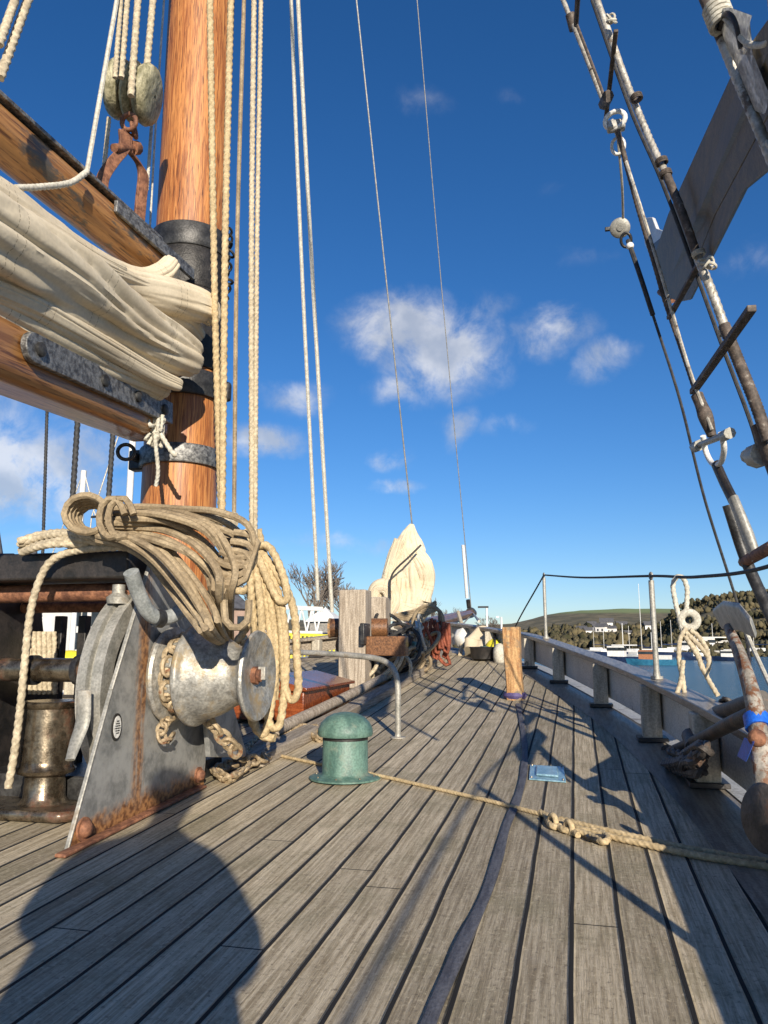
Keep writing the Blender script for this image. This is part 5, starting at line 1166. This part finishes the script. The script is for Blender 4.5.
# light board (side light screen) fastened to the shrouds
t = thing('light_board', 'dark timber sidelight board slung between the shrouds at the top right, seen from below', 'light board', S2(700, 260))
XB = .80
def LB(x, y, X): return PX(x, y, X)
face = [LB(666, 250, .66), LB(727, 85, .50), LB(800, 40, .45), LB(812, 130, .50), LB(768, 172, .56), LB(746, 188, .58), LB(690, 300, .68), LB(668, 300, .70)]
MB().prism([LB(652, 262, .66), LB(668, 214, .62), LB(736, 64, .50), LB(790, -12, .45), LB(800, 68, .50), LB(770, 112, .53), LB(715, 215, .62), LB(680, 302, .69), LB(662, 296, .69)], (.02, .02, .03)).build('side_board', 'lightboard', t, bevel=.005)
MB().prism([LB(680, 302, .69), LB(715, 215, .62), LB(770, 112, .53), LB(800, 68, .50), LB(800, 150, .54), LB(768, 170, .56), LB(744, 190, .58), LB(690, 300, .69)], (.02, .03, .02)).build('bottom_board', 'lightboard', t, bevel=.004)
MB().prism([LB(641, 218, .70), LB(652, 217, .70), (LB(656, 228, .68)), LB(667, 232, .66), LB(652, 262, .68), LB(645, 245, .70)], (.03, .03, .0)).build('end_bracket', 'white_paint', t, bevel=.006)
MB().prism([LB(650, 246, .665), LB(668, 232, .655), LB(668, 292, .69), LB(661, 296, .70)], (.01, .025, 0)).build('end_board', 'black_paint', t, bevel=.003)
MB().tube([LB(660, 292, .70), LB(672, 300, .70)], .022, 8).build('bolt', 'rust', t)
# ratline battens
def batten(a, c, r_, lb):
    t = MB().beam(a, c, r_, r_ * .8); tag(t.build('ratline', 'served', bevel=.004), lb, 'ratline', 'ratline battens')
batten(S1(693, 392), S2(752, 308), .034, 'wooden ratline batten crossing between the two long shrouds'); batten(S1(669, 318), S1(669, 318).lerp(S2(700, 262), 1.0), .026, 'short dark ratline half hidden under the light board')
batten(S1(606, 118), S1(606, 118).lerp(S2(616, 30), 1.0), .022, 'thin ratline near the top between the two long shrouds')
# block and black line
bc2 = S1(620, 228); t = thing('snatch_block', 'small round white metal block hung beside the left shroud', 'pulley block', bc2 - Vector((0, 0, .06)))
vd = (C0 - bc2).normalized(); MB().lathe([(-.02, .001), (-.02, .05), (-.012, .058), (-.004, .05), (.004, .05), (.012, .058), (.02, .05), (.02, .018), (.026, .016), (.026, .001)], bc2, vd, 24).build('sheave', 'galv', t)
MB().torus(S1(626, 240), vd, .028, .009, 14, 8, sx=1.4).build('shackle', 'iron', t); MB().box(S1(609, 229), (.05, .02, .025)).build('tang', 'iron', t, bevel=.004)
MB().ball(S1(630, 246), .022).build('swivel', 'white_paint', t)
rl = on_rail(752, .405)
MB_ = MB().cord([S1(628, 240), S1(640, 275), S1(653, 315)], .014); MB_.cord([S1(653, 315), S1(680, 400), S1(705, 500), S1(745, 632), rl], .008)
tag(MB_.build('black_line', 'rope_black'), 'thin black line from the small block down past the anchor fluke', 'line')

# ------------------------------------------------------------------ ring and knotted rope on the lifeline
rc = tops[1].lerp(top3, .28); XR = rc.x; kk = tdepth(rc) / F
L_ = lambda x, y, dy=0: PY(x, y, rc.y + dy)
t = thing('grommet_ring', 'round rope covered ring hanging under the lifeline on a loop', 'ring', L_(689, 632))
MB().torus(L_(689, 620), vd_ if 0 else (C0 - rc).normalized(), 7.5 * kk, 4 * kk, 24, 10).build('ring', 'rope_white', t)
MB().rope([L_(686, 614), L_(687, 600), L_(687, 588), L_(683, 578), L_(677, 577), L_(673, 586), L_(676, 605), L_(679, 616), L_(683, 632)], .014).build('loop', 'rope_white', t)
r_ = []
r_.append([L_(686, 628, -.02), L_(680, 640, -.02), L_(679, 660, -.02), L_(683, 680, -.02), L_(685, 700, -.03)])
r_.append([L_(686, 632, -.02), L_(694, 640, -.03), L_(703, 650, -.03), L_(709, 660, -.03), L_(707, 672, -.03), L_(702, 668, -.03), L_(698, 655, -.02), L_(690, 642, -.02), L_(682, 636, -.01)])
r_.append([L_(685, 636, -.03), L_(697, 655, -.03), L_(706, 675, -.03), L_(718, 696, -.03)])
r_.append([L_(683, 660, -.03), L_(681, 680, -.03), L_(676, 696, -.04)])
r_.append([L_(690, 630, -.03), L_(698, 636, -.03), L_(706, 648, -.03), L_(710, 664, -.03)])
multi('knotted_rope', 'rope', 'pale rope knotted in loose loops hanging from the ring over the rail', r_, .0135, catn='rope')

# ------------------------------------------------------------------ anchor
an = thing('anchor', 'rusty white fisherman anchor lashed over the starboard rail with blue tape on its arm', 'anchor', G(750, 815))
A = lambda x, y, X=.62: PX(x, y, X)
arm_u = [A(728, 628, .60), A(738, 650, .60), A(748, 680, .60), A(755, 708, .60), A(759, 735, .60)]
MB().tube(arm_u, [.022, .028, .034, .038, .04], 14, n=30, flat=(.8, 1)).build('arm', 'anchor_paint', an)
ar = MB().tube([A(759, 735, .60), A(763, 760, .60), A(765, 790, .59), A(762, 815, .58)], [.04, .037, .033, .028], 14, n=20, flat=(.8, 1)).build('arm', 'anchor_paint', an)
pf = [A(712, 612, .62), A(722, 604, .58), A(738, 607, .56), A(750, 622, .56), A(756, 640, .58), A(740, 632, .6), A(722, 630, .63)]
MB().prism(pf, (.012, .03, .02)).build('fluke', 'galv', an, bevel=.008)
fc = A(764, 818, .54); MB().lathe([(-.015, .001), (-.015, .09), (0, .105), (.015, .09), (.015, .001)], fc, Vector((-.9, -.45, .1)), 24).build('fluke', 'anchor_dark', an)
MB().tube([A(766, 709, .64), A(735, 722, .58), A(705, 737, .55), A(680, 747, .54), A(662, 754, .52)], [.036, .034, .032, .03, .028], 14, n=24, flat=(1, .85)).build('shank', 'anchor_dark', an)
MB().tube([A(694, 748, .54), A(690, 736, .55)], .042, 12).build('band', 'anchor_dark', an)
MB().tube([A(662, 754, .52), A(668, 751, .52)], .04, 12).build('band', 'anchor_dark', an)
MB().tube([A(688, 716, .74), A(700, 716, .70), A(722, 712, .66), A(740, 706, .66), A(762, 698, .68)], [.03, .034, .036, .034, .03], 14, n=24).build('stock', 'anchor_dark', an)
tp_ = MB(); tp_.tube([A(751, 727, .585), A(762, 722, .585), A(764, 735, .585)], .0, 4) if 0 else None
tp_.tube([A(755.5, 716, .6), A(758, 728, .6)], .047, 16, flat=(.9, 1.05)); tp_.prism([A(744, 738, .55), A(754, 742, .55), A(746, 762, .55), A(737, 756, .55)], (.004, .01, 0)); tp_.build('tape', 'tape_blue', an)
MB().ball(A(757, 738, .57), .03).build('bolt', 'rust', an)
b = MB(); random.seed(41)
b.chainlinks([A(random.uniform(654, 704), random.uniform(748, 774), random.uniform(.46, .56)) for k in range(16)], .085, .015)
tag(b.build('shackle_heap', 'anchor_dark'), 'dark heap of shackles and chain where the anchor shank meets the deck edge', 'chain')
b = MB(); b.chainlinks([A(660, 752, .6), A(672, 738, .64), A(690, 726, .68), A(712, 712, .72), A(728, 700, .74)], .06, .010); b.chainlinks([A(664, 756, .6), A(680, 738, .66), A(700, 722, .7), A(728, 706, .74)], .06, .010)
tag(b.build('anchor_lashing_chain', 'anchor_dark'), 'dark chain lashing running along the anchor shank to the rail', 'chain')
b = MB(); q = A(744, 640, .58); b.cord([A(746, 632, .62), A(756, 655, .62), A(772, 690, .62)], .008); tag(b.build('fluke_line', 'rope_white'), 'thin white line beside the upper anchor arm at the right edge', 'line')

# ------------------------------------------------------------------ rigging aft of the camera (shadows across the deck)
pass

# ------------------------------------------------------------------ the photographer, standing behind the phone
def person():
    t = thing('person', 'person in dark coat and hat standing with a phone held at waist height', 'person', (-.05, -.55, zd(0)))
    J = [((-.13, -.42, .86), .17), ((-.13, -.42, 1.02), .165), ((-.13, -.41, 1.20), .19), ((-.13, -.40, 1.33), .14), ((-.11, -.39, 1.46), .055), ((-.09, -.36, 1.61), .10), ((-.09, -.35, 1.70), .09),
         ((.12, -.41, 1.29), .095), ((.23, -.36, 1.02), .08), ((.09, -.14, .87), .042), ((.05, -.07, .88), .035),
         ((-.38, -.41, 1.29), .085), ((-.47, -.34, 1.04), .065), ((-.16, -.13, .87), .042), ((-.08, -.07, .88), .035),
         ((-.03, -.42, .80), .12), ((-.02, -.40, .47), .085), ((.0, -.44, .10), .06), ((.01, -.30, .05), .045),
         ((-.23, -.42, .80), .12), ((-.25, -.38, .47), .085), ((-.26, -.44, .10), .06), ((-.28, -.30, .05), .045)]
    E_ = [(0, 1), (1, 2), (2, 3), (3, 4), (4, 5), (5, 6), (3, 7), (7, 8), (8, 9), (9, 10), (3, 11), (11, 12), (12, 13), (13, 14), (0, 15), (15, 16), (16, 17), (17, 18), (0, 19), (19, 20), (20, 21), (21, 22)]
    me = bpy.data.meshes.new('body'); o_ = wloc(t); me.from_pydata([Vector(j[0]) - o_ for j in J], E_, []); o = bpy.data.objects.new('body', me); COL.objects.link(o); o.parent = t
    me.materials.append(M['coat_cloth']); m_ = o.modifiers.new('skin', 'SKIN'); 
    for v_, j in zip(me.skin_vertices[0].data, J): v_.radius = (j[1], j[1]); v_.use_root = False
    me.skin_vertices[0].data[0].use_root = True
    s_ = o.modifiers.new('sub', 'SUBSURF'); s_.levels = 2; s_.render_levels = 2
    MB().lathe([(-.02, .118), (.02, .122), (.06, .115), (.10, .085), (.125, .03), (.13, .001)], (-.09, -.355, 1.67), seg=24).build('hat', 'dark_blue', t)
    MB().tube([(-.02, -.48, .10), (-.02, -.48, .5), (-.05, -.47, .9), (-.11, -.42, 1.25), (-.12, -.41, 1.38), (-.12, -.40, 1.42)], [.42, .42, .37, .29, .20, .09], 28, n=24, flat=(1, .7)).build('coat', 'coat_cloth', t)
    b = MB()
    for s in (-1, 1):
        for k in range(4): b.tube([(s * .045 - .01, -.075, .86 + k * .017), (s * .052 - .01, -.045, .862 + k * .017), (s * .04 - .01, -.028, .863 + k * .017)], [.009, .0085, .007], 8, n=6)
        b.tube([(s * .045 - .01, -.08, .86), (s * .03 - .01, -.07, .875), (s * .02 - .01, -.062, .89)], [.011, .01, .008], 8, n=6)
    b.build('fingers', 'skin', t)
    return t
person()
b = MB().box((0, -.045, .87), (.075, .009, .155)); ph = b.build('mobile_phone', 'black_paint', bevel=.004); tag(ph, 'black mobile phone held upright by the standing person', 'phone')
for a in [0]: pass
print('objects', len(bpy.data.objects))
